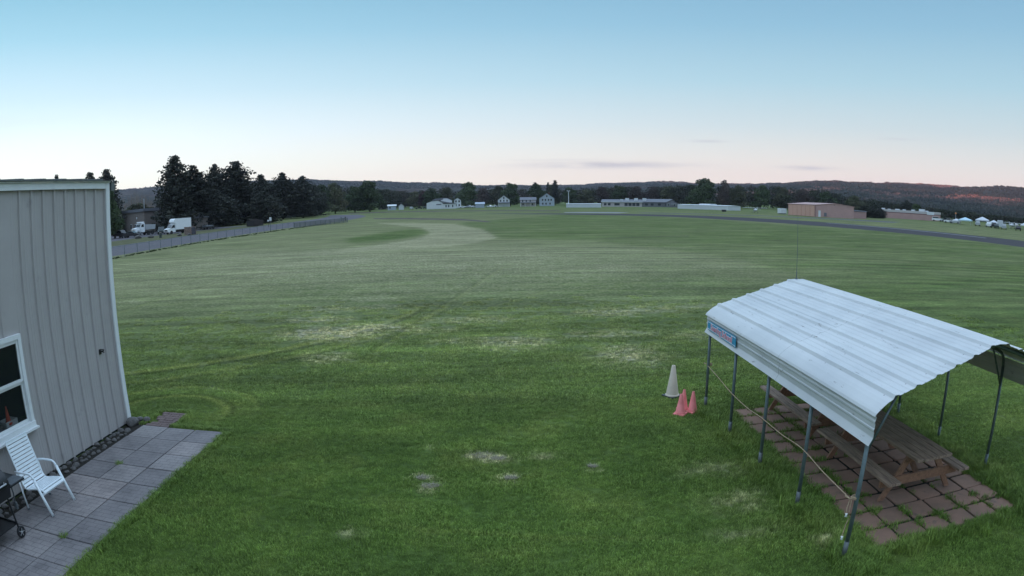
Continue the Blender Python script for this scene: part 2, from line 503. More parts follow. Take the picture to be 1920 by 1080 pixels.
def grass_colour(nt, thatch, tone, blades):
    geo = nt.nodes.new('ShaderNodeNewGeometry')
    pos = geo.outputs['Position']
    sp = nt.nodes.new('ShaderNodeSeparateXYZ')
    nt.links.new(pos, sp.inputs[0])

    def noise(scale, detail=4, sx=1, sy=1, rough=0.6):
        mp = nt.nodes.new('ShaderNodeMapping')
        mp.inputs['Scale'].default_value = (sx, sy, 0.0)
        nt.links.new(pos, mp.inputs[0])
        n = nt.nodes.new('ShaderNodeTexNoise')
        n.inputs['Scale'].default_value = scale
        n.inputs['Detail'].default_value = detail
        n.inputs['Roughness'].default_value = rough
        nt.links.new(mp.outputs[0], n.inputs['Vector'])
        return n.outputs['Fac']
    big = noise(0.09, 4)
    mid = noise(0.7, 5)
    fine = noise(7, 4)
    # base green
    c = ramp(nt, big, [(0.35, (0.038, 0.070, 0.018)), (0.65, (0.066, 0.100, 0.028))])
    c2 = ramp(nt, mid, [(0.3, (0.030, 0.058, 0.017)), (0.5, (0.052, 0.088, 0.026)), (0.72, (0.094, 0.122, 0.044))])
    c = mix(nt, 0.55, c, c2)
    # tone: pale dry mown grass <-> lush
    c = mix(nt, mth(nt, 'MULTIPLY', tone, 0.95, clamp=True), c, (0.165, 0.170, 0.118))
    # mowing passes: long streaks, bending round the field
    ddx = mth(nt, 'SUBTRACT', sp.outputs[0], 3.0)
    ddy = mth(nt, 'ADD', sp.outputs[1], 60.0)
    rad = mth(nt, 'SQRT', mth(nt, 'ADD', mth(nt, 'MULTIPLY', ddx, ddx), mth(nt, 'MULTIPLY', ddy, ddy)))
    ang = mth(nt, 'ARCTAN2', ddx, ddy)
    cv = nt.nodes.new('ShaderNodeCombineXYZ')
    nt.links.new(mth(nt, 'MULTIPLY', ang, 9.0), cv.inputs[0])
    nt.links.new(mth(nt, 'MULTIPLY', rad, 1.0), cv.inputs[1])
    n = nt.nodes.new('ShaderNodeTexNoise')
    n.inputs['Scale'].default_value = 0.9
    n.inputs['Detail'].default_value = 8
    n.inputs['Roughness'].default_value = 0.72
    nt.links.new(cv.outputs[0], n.inputs['Vector'])
    st = ramp(nt, n.outputs['Fac'], [(0.32, 0.42), (0.45, 0.85), (0.55, 1.05), (0.68, 1.7)])
    cv2 = nt.nodes.new('ShaderNodeCombineXYZ')
    nt.links.new(mth(nt, 'MULTIPLY', ang, 55.0), cv2.inputs[0])
    nt.links.new(mth(nt, 'MULTIPLY', rad, 4.2), cv2.inputs[1])
    n_2 = nt.nodes.new('ShaderNodeTexNoise')
    n_2.inputs['Scale'].default_value = 1.0
    n_2.inputs['Detail'].default_value = 5
    n_2.inputs['Roughness'].default_value = 0.8
    nt.links.new(cv2.outputs[0], n_2.inputs['Vector'])
    st2 = ramp(nt, n_2.outputs['Fac'], [(0.34, 0.62), (0.5, 1.0), (0.66, 1.5)])
    st = mix(nt, 1.0, st, st2, 'MULTIPLY')
    # streaks matter beyond ~12 m
    fd = ramp(nt, mth(nt, 'DIVIDE', rad, 200.0), [(0.335, 0.25), (0.40, 0.75), (1.0, 1.0)])
    c = mix(nt, fd, c, mix(nt, 1.0, c, st, 'MULTIPLY'))
    wv = mth(nt, 'SINE', mth(nt, 'MULTIPLY_ADD', rad, 2.9, mth(nt, 'MULTIPLY', mid, 3.0)))
    wvc = ramp(nt, mth(nt, 'MULTIPLY_ADD', wv, 0.5, 0.5), [(0.0, 0.84), (1.0, 1.13)])
    c = mix(nt, fd, c, mix(nt, 1.0, c, wvc, 'MULTIPLY'))
    # tyre / mower tracks: arcs (limited by a half plane) and straight passes
    def track(k, gate, s_):
        nonlocal c
        g_ = mth(nt, 'MULTIPLY', mth(nt, 'MULTIPLY', mth(nt, 'EXPONENT', mth(nt, 'MULTIPLY', mth(nt, 'MULTIPLY', k, k), -1.0)), 0.62 * s_), gate, clamp=True)
        c = mix(nt, g_, c, (0.020, 0.030, 0.010))
        k2 = mth(nt, 'ADD', k, 2.2)
        g3 = mth(nt, 'MULTIPLY', mth(nt, 'MULTIPLY', mth(nt, 'EXPONENT', mth(nt, 'MULTIPLY', mth(nt, 'MULTIPLY', k2, k2), -0.6)), 0.5 * s_), gate, clamp=True)
        c = mix(nt, g3, c, (0.15, 0.17, 0.07))
    for (cx, cy, r, s, nx, ny, d0) in ARC:
        ax = mth(nt, 'SUBTRACT', sp.outputs[0], cx)
        ay = mth(nt, 'SUBTRACT', sp.outputs[1], cy)
        dd = mth(nt, 'SUBTRACT', mth(nt, 'SQRT', mth(nt, 'ADD', mth(nt, 'MULTIPLY', ax, ax), mth(nt, 'MULTIPLY', ay, ay))), mth(nt, 'MULTIPLY_ADD', mid, 0.25, r - .12))
        gate = mth(nt, 'SUBTRACT', mth(nt, 'ADD', mth(nt, 'MULTIPLY', sp.outputs[0], nx), mth(nt, 'MULTIPLY', sp.outputs[1], ny)), d0, clamp=True)
        track(mth(nt, 'DIVIDE', dd, 0.07 + 0.06 * (r > 5)), gate, s)
    for (x1, y1, x2, y2, w, s) in LINES:
        L_ = math.hypot(x2 - x1, y2 - y1)
        ux, uy = (x2 - x1) / L_, (y2 - y1) / L_
        ax = mth(nt, 'SUBTRACT', sp.outputs[0], x1)
        ay = mth(nt, 'SUBTRACT', sp.outputs[1], y1)
        al = mth(nt, 'ADD', mth(nt, 'MULTIPLY', ax, ux), mth(nt, 'MULTIPLY', ay, uy))
        pr = mth(nt, 'ADD', mth(nt, 'MULTIPLY', ax, -uy), mth(nt, 'MULTIPLY', ay, ux))
        pr = mth(nt, 'ADD', pr, mth(nt, 'MULTIPLY_ADD', mid, 0.5, -.25))
        gate = mth(nt, 'MULTIPLY', mth(nt, 'ADD', al, 0, clamp=True), mth(nt, 'SUBTRACT', L_, al, clamp=True))
        track(mth(nt, 'DIVIDE', pr, w), gate, s)
    # dry clippings
    th = mth(nt, 'MULTIPLY', thatch, ramp(nt, noise(3.2, 6, 0.55, 1.0, 0.75), [(0.40, 0.08), (0.58, 1.4)]), clamp=True)
    tcol = ramp(nt, fine, [(0.35, (0.14, 0.14, 0.11)), (0.65, (0.40, 0.38, 0.33))])
    c = mix(nt, th, c, tcol)
    dkp = ramp(nt, noise(0.22, 5, 0.5, 1.0, 0.7), [(0.40, 0.84), (0.52, 1.0), (0.66, 1.14)])
    c = mix(nt, 1.0, c, dkp, 'MULTIPLY')
    # specks
    f2 = ramp(nt, fine, [(0.30, 0.80 if blades else 0.75), (0.5, 1.0 if blades else 1.05), (0.7, 1.25 if blades else 1.4)])
    c = mix(nt, 1.0, c, f2, 'MULTIPLY')
    return c, fine, mid


def field_masks(X, Y):
    """thatch (dry clippings) and tone (pale, dry grass) for world points"""
    D = np.hypot(X, Y)
    th = np.zeros_like(X)
    S = [(-24.22, 46.01, 3.39, 4.07, .45), (-11.89, 46.16, 3.01, 5.0, .6), (-17.11, 54.83, 3.28, 5.49, .45), (-3.77, 40.85, 2.6, 2.6, .6), (-6.04, 20.06, 1.5, 0.85, 1), (-4.77, 21.04, 1.13, 0.55, .8), (-0.02, 18.57, 1.1, 0.8, .6), (3.8, 23.4, 1.6, 0.84, .55), (5.34, 23.82, 1.4, 0.8, .45), (3.19, 16.74, 0.88, 1.0, .6), (6.39, 39.52, 2.04, 3.45, .45), (1.61, 46.89, 5.86, 4.0, .45), (-7.41, 24.83, 1.5, 0.8, .4), (-5.25, 25.37, 1.13, 0.7, .35), (-5.18, 16.77, 0.63, 0.5, .5), (-19.33, 27.48, 1.47, 0.7, .35), (-0.53, 9.88, 0.24, 0.11, 1), (-0.26, 9.72, 0.22, 0.09, .9), (-1.27, 8.69, 0.12, 0.11, 1), (-1.4, 8.94, 0.11, 0.08, .8), (-0.06, 8.95, 0.11, 0.09, 1), (1.24, 9.31, 0.09, 0.08, .8), (-1.43, 10.26, 0.1, 0.08, .5), (0.49, 9.87, 0.27, 0.09, .5), (-2.18, 7.14, 0.13, 0.07, .5), (-1.53, 22.26, 1.52, 0.52, .5), (-7.16, 22.47, 1.26, 0.6, .5), (3.95, 6.3, 0.14, 0.1, .6), (3.19, 8.94, 0.52, 0.21, .3), (3.24, 7.74, 0.47, 0.24, .35), (-26.08, 43.75, 5.05, 2.76, .4), (-23.88, 54.31, 7.14, 5.0, .4), (7.2, 24.21, 1.33, 0.6, .4), (-6.19, 27.58, 1.48, 0.65, .5), (12.64, 39.02, 2.97, 2.01, .35), (3.48, 34.26, 2.61, 1.23, .35), (-11.79, 31.65, 2.49, 0.88, .35), (-2.83, 20.44, 1.07, 0.45, .4), (2.93, 6.83, 0.35, 0.14, .3), (-1.8, 18.8, 0.65, 0.38, .4), (3.0, 19.5, 1.6, .5, .45), (6.0, 19.0, 1.2, .6, .3)]
    for (x, y, a, b, s) in S:
        e = ((X - x) / (a * 1.15)) ** 2 + ((Y - y) / (b * 1.3)) ** 2
        th = np.maximum(th, s * np.exp(-e * 1.1))
    # general scatter of clippings in the middle of the field
    th = np.maximum(th, 0.42 * np.exp(-((Y - 44) / 18) ** 2) * np.exp(-((X + 8) / 26) ** 2))

    def inside(poly):
        r = np.zeros(X.shape, bool)
        n = len(poly)
        for i in range(n):
            x1, y1 = poly[i]
            x2, y2 = poly[(i + 1) % n]
            if y1 == y2:
                continue
            cnd = ((y1 > Y) != (y2 > Y)) & (X < (x2 - x1) * (Y - y1) / (y2 - y1) + x1)
            r ^= cnd
        return r
    sw = inside([(-30.5, 138.9), (-19.5, 130.1), (-10.8, 118.6), (-4.2, 93.9), (-1.6, 71.8), (-3.2, 64.8), (-6.3, 58.3), (-12.4, 56.3), (-16.6, 53.0), (-16.1, 58.7), (-13.2, 64.8), (-10.6, 74.8), (-11.1, 87.4), (-14.9, 104.7), (-22.4, 121.0)])
    dk = inside([(-15.4, 67.3), (-11.7, 77.4), (-11.4, 87), (-12.8, 95), (-15.5, 100), (-18.5, 92), (-20.5, 78), (-18, 68)])
    un = inside([(-10.2, 123.9), (-1.6, 71.8), (7.9, 66.1), (13.7, 52.8), (16.6, 42.4), (16.4, 33.1), (14.4, 25.4), (13.8, 20.4), (15, 12), (30, 10), (80.0, 30), (72, 62.7), (64.7, 98.4), (51.0, 116.3), (38.5, 159.8), (15.1, 183.7)])
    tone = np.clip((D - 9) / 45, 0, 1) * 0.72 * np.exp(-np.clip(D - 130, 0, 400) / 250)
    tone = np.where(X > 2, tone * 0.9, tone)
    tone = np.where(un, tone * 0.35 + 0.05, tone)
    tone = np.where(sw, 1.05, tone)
    th = np.where(sw, np.maximum(th, .42), th)
    tone = np.where(dk, 0.15, tone)
    lf = (X < -14) & (Y > 30) & (Y < 90) & ~dk
    tone = np.where(lf, np.maximum(tone, 0.62), tone)
    return np.clip(th, 0, 1), np.clip(tone, 0, 1.1)


mg, nt, b = newmat('lawn')
a1 = nd(nt.nodes, 'ShaderNodeAttribute', attribute_name='thatch')
a2 = nd(nt.nodes, 'ShaderNodeAttribute', attribute_name='tone')
c, fine, mid = grass_colour(nt, a1.outputs['Fac'], a2.outputs['Fac'], False)
c = mix(nt, 1.0, c, (1.22, 1.14, .84), 'MULTIPLY')
nt.links.new(c, b.inputs['Base Color'])
b.inputs['Roughness'].default_value = 0.95
b.inputs['Specular IOR Level'].default_value = 0.1
bp = nd(nt.nodes, 'ShaderNodeBump')
bp.inputs['Strength'].default_value = 0.7
bp.inputs['Distance'].default_value = 0.05
nt.links.new(fine, bp.inputs['Height'])
nt.links.new(bp.outputs[0], b.inputs['Normal'])
M['lawn'] = mg

mb_, nt, b = newmat('grass_blade')
a1 = nd(nt.nodes, 'ShaderNodeAttribute', attribute_name='thatch', attribute_type='INSTANCER')
a2 = nd(nt.nodes, 'ShaderNodeAttribute', attribute_name='tone', attribute_type='INSTANCER')
c, fine, mid = grass_colour(nt, a1.outputs['Fac'], a2.outputs['Fac'], True)
a3 = nd(nt.nodes, 'ShaderNodeAttribute', attribute_name='vc')
vv = ramp(nt, a3.outputs['Fac'], [(0.0, (1.9, 1.85, 1.2)), (0.7, (3.6, 3.25, 2.0)), (0.93, (4.8, 4.2, 2.7)), (1.0, (4.6, 4.0, 3.0))])
c = mix(nt, 1.0, c, vv, 'MULTIPLY')
nt.links.new(c, b.inputs['Base Color'])
b.inputs['Roughness'].default_value = 0.6
b.inputs['Specular IOR Level'].default_value = 0.25
M['blade'] = mb_

def vnoise(x, y, seed=0):
    """smooth value noise, numpy"""
    xi, yi = np.floor(x).astype(np.int64), np.floor(y).astype(np.int64)
    xf, yf = x - xi, y - yi
    u, v = xf * xf * (3 - 2 * xf), yf * yf * (3 - 2 * yf)

    def h(a, b):
        k = (a * 374761393 + b * 668265263 + seed * 974634777) & 0xffffffff
        k = ((k ^ (k >> 13)) * 1274126177) & 0xffffffff
        return ((k ^ (k >> 16)) & 0xffff) / 65535.0
    return (h(xi, yi) * (1 - u) + h(xi + 1, yi) * u) * (1 - v) + (h(xi, yi + 1) * (1 - u) + h(xi + 1, yi + 1) * u) * v


# ------------------------------------------------------------------ ground sheet (polar grid, fine near, reaching past the hills)
def build_ground():
    fine_az = np.radians(np.linspace(-66, 66, 500))
    coarse = np.radians(np.linspace(66, 294, 60)[1:-1])
    az = np.concatenate([fine_az, coarse])
    rr = np.concatenate([[0.4, 1.5, 3.0], np.geomspace(4.0, 400, 300), np.geomspace(420, 6900, 24)])
    A, Rr = np.meshgrid(az, rr)
    X, Y = Rr * np.sin(A), Rr * np.cos(A)
    th, tone = field_masks(X, Y)
    for _ in range(5):
        tone = (tone + np.roll(tone, 1, 0) + np.roll(tone, -1, 0) + np.roll(tone, 1, 1) + np.roll(tone, -1, 1)) / 5
    tone = tone + (vnoise(X / 5, Y / 2.2, 9) - .5) * .34 * np.clip(Rr / 40, 0, 1)
    n, m = X.shape
    co = np.stack([X, Y, np.zeros_like(X)], -1).reshape(-1, 3)
    co = np.vstack([co, [[0, 0, 0]]])
    idx = np.arange(n * m).reshape(n, m)
    a = idx[:-1, :]
    b_ = np.roll(idx, -1, 1)[:-1, :]
    c_ = np.roll(idx, -1, 1)[1:, :]
    d_ = idx[1:, :]
    quads = np.stack([a, d_, c_, b_], -1).reshape(-1, 4)
    me = bpy.data.meshes.new('ground')
    tri = [(int(idx[0, j]), int(idx[0, (j + 1) % m]), n * m) for j in range(m)]
    me.from_pydata(co.tolist(), [], quads.tolist() + tri)
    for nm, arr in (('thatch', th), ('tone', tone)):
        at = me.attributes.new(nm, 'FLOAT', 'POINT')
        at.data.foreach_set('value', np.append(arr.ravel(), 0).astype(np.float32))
    bm = bmesh.new(); bm.from_mesh(me); bmesh.ops.recalc_face_normals(bm, faces=bm.faces)
    if sum(f.normal.z for f in bm.faces) < 0:
        bmesh.ops.reverse_faces(bm, faces=bm.faces)
    bm.to_mesh(me); bm.free()
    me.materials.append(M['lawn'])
    o = bpy.data.objects.new('ground', me)
    col.objects.link(o)
    tag(o, 'mown green airfield grass with pale clippings and mowing streaks', 'grass field', kind='structure')


build_ground()

# ------------------------------------------------------------------ hills
mh, nt, b = newmat('hill_forest')
tcn = nd(nt.nodes, 'ShaderNodeTexCoord')
n1 = nd(nt.nodes, 'ShaderNodeTexNoise'); n1.inputs['Scale'].default_value = 0.0045; n1.inputs['Detail'].default_value = 6
n2 = nd(nt.nodes, 'ShaderNodeTexNoise'); n2.inputs['Scale'].default_value = 0.035; n2.inputs['Detail'].default_value = 6; n2.inputs['Roughness'].default_value = .75
for n in (n1, n2):
    nt.links.new(tcn.outputs['Object'], n.inputs['Vector'])
c = ramp(nt, n1.outputs['Fac'], [(0.36, (0.020, 0.028, 0.022)), (0.5, (0.035, 0.036, 0.028)), (0.62, (0.055, 0.045, 0.038))])
c = mix(nt, 1.0, c, ramp(nt, n2.outputs['Fac'], [(0.36, 0.35), (0.5, 0.95), (0.62, 2.1)]), 'MULTIPLY')
nt.links.new(c, b.inputs['Base Color'])
b.inputs['Roughness'].default_value = 1.0
b.inputs['Specular IOR Level'].default_value = 0.0
M['hill'] = mh


HILL = {}


def build_hills():
    prof = [(-180, 2.0), (-130, 3.3), (-60, 3.5), (-41, 3.4), (-37, 2.4), (-26, 2.35), (-18.6, 2.20), (-17.2, 2.10), (-15.2, 1.9), (-12.3, 1.74), (-9.4, 1.54), (-6.6, 1.38), (-4.65, 1.33), (-2.7, 1.18), (2, 1.10),  # left end is an unseen ridge, raised to block the low sun
            (6.8, 1.06), (8.3, 1.22), (10.7, 1.32), (14.5, 1.34), (16.5, 1.2), (22.3, 1.40), (25.3, 1.58), (27.8, 1.82), (31.3, 1.90), (36.4, 1.98), (39.5, 1.90), (41.6, 2.0), (44.2, 2.06), (48, 2.2), (60, 2.3), (90, 2.0), (180, 1.8)]
    pa, pe = zip(*prof)
    az = np.concatenate([np.linspace(-62, 62, 1100), np.linspace(62, 298, 160)[1:-1]])
    rr = np.concatenate([np.linspace(1000, 2200, 26), np.linspace(2230, 4300, 90), np.linspace(4400, 6400, 24)])
    A, Rr = np.meshgrid(az, rr)
    azw = (A + 180) % 360 - 180
    elv = np.interp(azw, pa, pe)
    AR = np.radians(A)
    X, Y = Rr * np.sin(AR), Rr * np.cos(AR)
    right = np.clip((azw - 14) / 14, 0, 1)
    Rp = 4000 - 800 * right                # ridge distance
    top = Rp * np.tan(np.radians(elv)) + CAM_H
    t = np.clip((Rr - 1100) / (Rp - 1100), 0, 1)
    # unseen back plateau, added to block low sun, lower in angle than the ridge
    backz = np.minimum(top * 1.05, Rr * np.tan(np.radians(0.95)))
    s = t * t * (3 - 2 * t)
    Z = np.where(Rr <= Rp, top * (0.35 * t + 0.65 * s), 0)
    tb = np.clip((Rr - Rp) / 1800, 0, 1)
    zb = top * (1 - tb) + backz * tb
    Z = np.where(Rr > Rp, zb * np.where(tb < 1, 1 - 0.25 * np.sin(np.pi * tb), 1), Z)
    und = (vnoise(X / 420, Y / 420, 1) - .5) * 26 + (vnoise(X / 160, Y / 160, 2) - .5) * 12
    Z = Z + und * np.clip(t * 1.3, 0, 1) * (0.25 + 0.75 * np.clip(np.abs(Rr - Rp) / 500, 0, 1))
    # tree crowns of the forest
    tr = (vnoise(X / 17, Y / 17, 3)) * 9 + (vnoise(X / 60, Y / 60, 4)) * 9
    Z = Z + tr * np.clip((Rr - 1300) / 500, 0, 1) - 4
    Z[0, :] = -6
    Z[-1, :] = -6
    HILL['az'], HILL['r'], HILL['z'] = az, rr, Z
    n, m = X.shape
    co = np.stack([X, Y, Z], -1).reshape(-1, 3)
    idx = np.arange(n * m).reshape(n, m)
    a = idx[:-1]; b_ = np.roll(idx, -1, 1)[:-1]; c_ = np.roll(idx, -1, 1)[1:]; d_ = idx[1:]
    quads = np.stack([a, b_, c_, d_], -1).reshape(-1, 4)
    me = bpy.data.meshes.new('hills')
    me.from_pydata(co.tolist(), [], quads.tolist())
    me.update()
    if sum(p.normal.z for p in me.polygons[:500]) < 0:
        me.flip_normals()
    me.materials.append(M['hill'])
    o = bpy.data.objects.new('hills', me)
    col.objects.link(o)
    tag(o, 'wooded ridge along the horizon, its crest reddened by sunrise', 'hills', kind='structure')


build_hills()


def hill_trees():
    r = np.random.default_rng(77)
    out_p, out_v = [], []
    for (a0, a1, r0, r1, n, sz) in ((13, 54, 1150, 2000, 9000, 6.0), (13, 53, 1900, 3290, 34000, 5.5), (-22, 16, 2600, 4080, 26000, 7.0), (-40, -22, 3400, 4080, 4000, 8.0)):
        a = r.uniform(a0, a1, n)
        R_ = np.sqrt(r.uniform(r0 ** 2, r1 ** 2, n))
        # more trees near the crest, which is what shows against the sky
        k = r.uniform(0, 1, n) < (.35 if r1 > 2500 else 0)
        R_ = np.where(k, r1 - np.abs(r.normal(0, 160, n)), R_)
        ia = np.clip(np.searchsorted(HILL['az'], a) - 1, 0, len(HILL['az']) - 2)
        ir = np.clip(np.searchsorted(HILL['r'], R_) - 1, 0, len(HILL['r']) - 2)
        Zg = HILL['z']
        fa = (a - HILL['az'][ia]) / (HILL['az'][ia + 1] - HILL['az'][ia])
        fr = (R_ - HILL['r'][ir]) / (HILL['r'][ir + 1] - HILL['r'][ir])
        z = (Zg[ir, ia] * (1 - fa) + Zg[ir, ia + 1] * fa) * (1 - fr) + (Zg[ir + 1, ia] * (1 - fa) + Zg[ir + 1, ia + 1] * fa) * fr
        x, y = R_ * np.sin(np.radians(a)), R_ * np.cos(np.radians(a))
        patch = vnoise(x / 130, y / 130, 21)
        vb = np.clip(patch * .75 - .10 + .55 * np.clip((R_ - (r1 - 420)) / 320, 0, 1) + r.uniform(-.15, .15, n), 0, 1)  # sunrise light put into the colour: brighter and redder towards the crest
        for q_ in range(3):
            c = np.stack([x + r.normal(0, sz * .35, n), y + r.normal(0, sz * .35, n), z + sz * r.uniform(.0, .55, n)], 1)
            nrm = r.normal(size=(n, 3)); nrm[:, 2] *= .45; nrm /= np.linalg.norm(nrm, axis=1)[:, None]
            t1 = np.cross(nrm, r.normal(size=(n, 3))); t1 /= np.linalg.norm(t1, axis=1)[:, None]
            t2 = np.cross(nrm, t1)
            s_ = sz * .62 * r.uniform(.6, 1.2, n)[:, None]
            out_p.append(np.stack([c + t1 * s_, c + t2 * s_ * .8, c - t1 * s_, c - t2 * s_ * .8], 1))
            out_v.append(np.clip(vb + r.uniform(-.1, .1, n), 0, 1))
    V = np.concatenate(out_p); vc = np.concatenate(out_v)
    n = len(V)
    me = bpy.data.meshes.new('hillside_trees')
    me.from_pydata(V.reshape(-1, 3).tolist(), [], (np.arange(n)[:, None] * 4 + np.array([[0, 1, 2, 3]])).tolist())
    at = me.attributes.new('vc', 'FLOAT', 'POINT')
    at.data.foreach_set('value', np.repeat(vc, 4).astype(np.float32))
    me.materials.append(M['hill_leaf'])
    o = bpy.data.objects.new('hillside_trees', me)
    col.objects.link(o)
    tag(o, 'budding forest covering the hillsides, with sunrise red painted into its crest leaves', 'forest', kind='stuff')


m_, nt, b = newmat('hill_leaves')
at_ = nd(nt.nodes, 'ShaderNodeAttribute', attribute_name='vc')
nt.links.new(ramp(nt, at_.outputs['Fac'], [(0.0, (0.022, 0.030, 0.022)), (0.35, (0.040, 0.050, 0.032)), (0.6, (0.075, 0.065, 0.050)), (0.78, (0.17, 0.105, 0.08)), (1.0, (0.34, 0.17, 0.125))]), b.inputs['Base Color'])  # upper stops hold the painted sunlit red of the crest
b.inputs['Roughness'].default_value = 1.0
b.inputs['Specular IOR Level'].default_value = 0.0
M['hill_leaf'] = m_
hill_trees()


# ------------------------------------------------------------------ roads and strips
def strip(name, pa, pb, z, mt, label, cat):
    """ribbon between two polylines of equal length"""
    def dens(P, k=12):
        P = np.array(P, float)
        # Catmull-Rom through the points
        out = []
        for i in range(len(P) - 1):
            p0, p1, p2, p3 = P[max(i - 1, 0)], P[i], P[i + 1], P[min(i + 2, len(P) - 1)]
            for j in range(k):
                t_ = j / k
                out.append(0.5 * ((2 * p1) + (-p0 + p2) * t_ + (2 * p0 - 5 * p1 + 4 * p2 - p3) * t_ ** 2 + (-p0 + 3 * p1 - 3 * p2 + p3) * t_ ** 3))
        out.append(P[-1])
        return out
    A, B = dens(pa), dens(pb)
    m = MB()
    m.open = True
    g_ = [[(a[0], a[1], z) for a in A], [(b_[0], b_[1], z) for b_ in B]]
    m.sheet(g_)
    o = m.build(name, mt)
    if o.data.polygons[0].normal.z < 0:
        o.data.flip_normals()
    tag(o, label, cat, kind='structure')
    return o


strip('road', [(-46.5, 20), (-46.5, 60), (-46.8, 120), (-45, 165), (-50, 215), (-64, 262)], [(-66, 20), (-66, 60), (-62.5, 110), (-63.5, 165), (-66, 215), (-80, 275)], 0.008, M['asphalt'], 'grey asphalt road behind the chain link fence', 'road')
strip('gravel_verge', [(-66.2, 20), (-66.2, 60), (-62.7, 110), (-63.7, 165)], [(-80, 20), (-80, 60), (-80, 118), (-74, 165)], 0.006, M['pale_grass'], 'worn verge beside the asphalt road', 'verge')
strip('parking_lot', [(-80.5, 60), (-78, 125), (-70, 160)], [(-120, 60), (-118, 140), (-110, 170)], 0.010, M['asphalt'], 'asphalt yard where the trucks stand', 'yard')
strip('runway', [(-8, 205), (6, 190), (38.5, 160), (50.5, 134), (58.5, 114), (63.5, 98), (68.5, 80), (71, 63.8), (72, 30)],
      [(-8, 209), (10, 200), (46, 180), (64, 156), (74, 134), (79.5, 116.5), (85.5, 98), (89.9, 80.9), (100, 30)], 0.008, M['runway'], 'dark asphalt runway crossing the far grass', 'runway')
strip('runway_line', [(71.6, 131), (75.5, 118), (79.5, 101), (82.3, 85)], [(72.3, 131.3), (76.2, 118.3), (80.3, 101.3), (83.1, 85.2)], 0.014, M['line'], 'worn pale edge line along the runway', 'marking')
strip('taxiway', [(40, 201), (69.5, 185.5), (84.5, 172), (95.5, 160.5), (106, 151)], [(44, 209), (72, 193), (90, 180), (103, 172), (119, 165)], 0.008, M['apron'], 'grey concrete taxiway before the pink hangar', 'taxiway')
strip('concrete_pad', [(17.5, 205), (25, 199.5), (33, 195)], [(17.7, 216), (27, 219), (40, 212)], 0.016, M['concrete'], 'pale concrete pad at the end of the runway', 'pad')
strip('earth_track', [(-40.9, 186), (-25.5, 170), (-11, 149), (-4, 128)], [(-38, 174), (-24, 157.5), (-10.5, 139), (-4.4, 124)], 0.006, M['bare_earth'], 'bare brown earth track across the far grass', 'track')
strip('earth_bank', [(-85, 322), (-53, 318), (-15, 285), (20, 255)], [(-76, 295), (-50, 290), (-14, 262), (18, 240)], 0.006, M['bare_earth'], 'bare brown strip before the far houses', 'track')
strip('pale_track', [(8.9, 67.2), (13, 69.6), (17, 71.2), (21, 72.6)], [(8.9, 67.8), (13, 70.3), (17, 72.0), (21, 73.4)], 0.006, M['pale_grass'], 'thin pale dry line in the middle of the field', 'track')

# ------------------------------------------------------------------ metal building on the left
WX = -8.02
YC = 10.60          # far corner
Y0 = -4.0
bld = thing('metal_building', 'beige metal building with white corner trim, ribbed wall facing the patio', 'building', (-12.5, 3.3, 0))


def rel(m, p):  # shift vertices from world to the parent's frame
    m.v = [(a - p[0], b_ - p[1], c_ - p[2]) for a, b_, c_ in m.v]
    return m


BL = (-12.5, 3.3, 0)
WY0, WY1, WZ0, WZ1 = 6.42, 7.46, 1.06, 2.47    # window opening
# ribbed wall: ribs every 0.333 m, 28 mm proud
ribs = [YC - 0.125 - 0.335 * k for k in range(44)]


def wall_profile(y0, y1):
    """(y, x) polyline from y1 down to y0"""
    pts = [(y1, WX)]
    for r in ribs:
        if y0 + .05 < r < y1 - .05:
            pts += [(r + .030, WX), (r + .018, WX + .038), (r - .014, WX + .038), (r - .026, WX)]
            pts += [(r - .13, WX), (r - .136, WX + .004), (r - .15, WX + .004), (r - .156, WX), (r - .20, WX), (r - .206, WX + .004), (r - .22, WX + .004), (r - .226, WX)] if r - .24 > y0 else []
    pts.append((y0, WX))
    pts = sorted(pts, key=lambda p: -p[0])
    return pts


m = MB(); m.open = True
for (ya, yb, za, zb) in ((WY1, YC, 0.05, 4.90), (WY0, WY1, 0.05, WZ0), (WY0, WY1, WZ1, 4.90), (Y0, WY0, 0.05, 4.90)):
    pr = wall_profile(ya, yb)
    m.sheet([[(x, y, zb) for y, x in pr], [(x, y, za) for y, x in pr]])
# end wall (north) and far walls
m.box(-17, WX - .06, YC - .06, YC, 0.05, 4.9)
m.box(-17, -16.95, Y0, YC - .07, 0.05, 4.9)
m.box(-16.9, WX - .06, Y0, Y0 + .05, 0.05, 4.9)
wallo = rel(m, BL).build('wall', M['siding'], bld)
# flip ribbed faces outward is not needed: two-sided
m = MB()
m.box(WX + .042, WX + .072, YC - .115, YC + .012, 0.03, 5.0)         # corner trim, wall side
m.box(WX - .14, WX + .042, YC + .002, YC + .032, 0.03, 5.0)          # corner trim, end side
rel(m, BL).build('corner_trim', M['trim'], bld)
m = MB()
m.box(WX + .042, WX + .066, Y0, YC - .12, 4.845, 4.962)
m.box(WX + .031, WX + .10, Y0, YC + .02, 4.966, 4.985)
rel(m, BL).build('fascia', M['trim'], bld)
m = MB()
prf = [(-17.1, 5.75), (WX + .13, 4.99), (WX + .13, 5.0), (-17.1, 5.78)]
m.prism(prf, 'y', Y0 - .1, YC + .16)
for r in np.arange(Y0, YC + .1, 0.62):
    m.prism([(-17.1, 5.78), (WX + .13, 5.0), (WX + .13, 5.03), (-17.1, 5.81)], 'y', r - .05, r + .05)
m.box(WX - .10, WX + .10, YC + .04, YC + .165, 4.80, 4.98)          # return box at the rake corner
rel(m, BL).build('roof', M['galv_light'], bld)
m = MB()
m.box(-16.9, WX - .03, Y0 + .05, YC - .08, 0.0, 0.09)
rel(m, BL).build('foundation', M['interior'], bld)
m = MB()
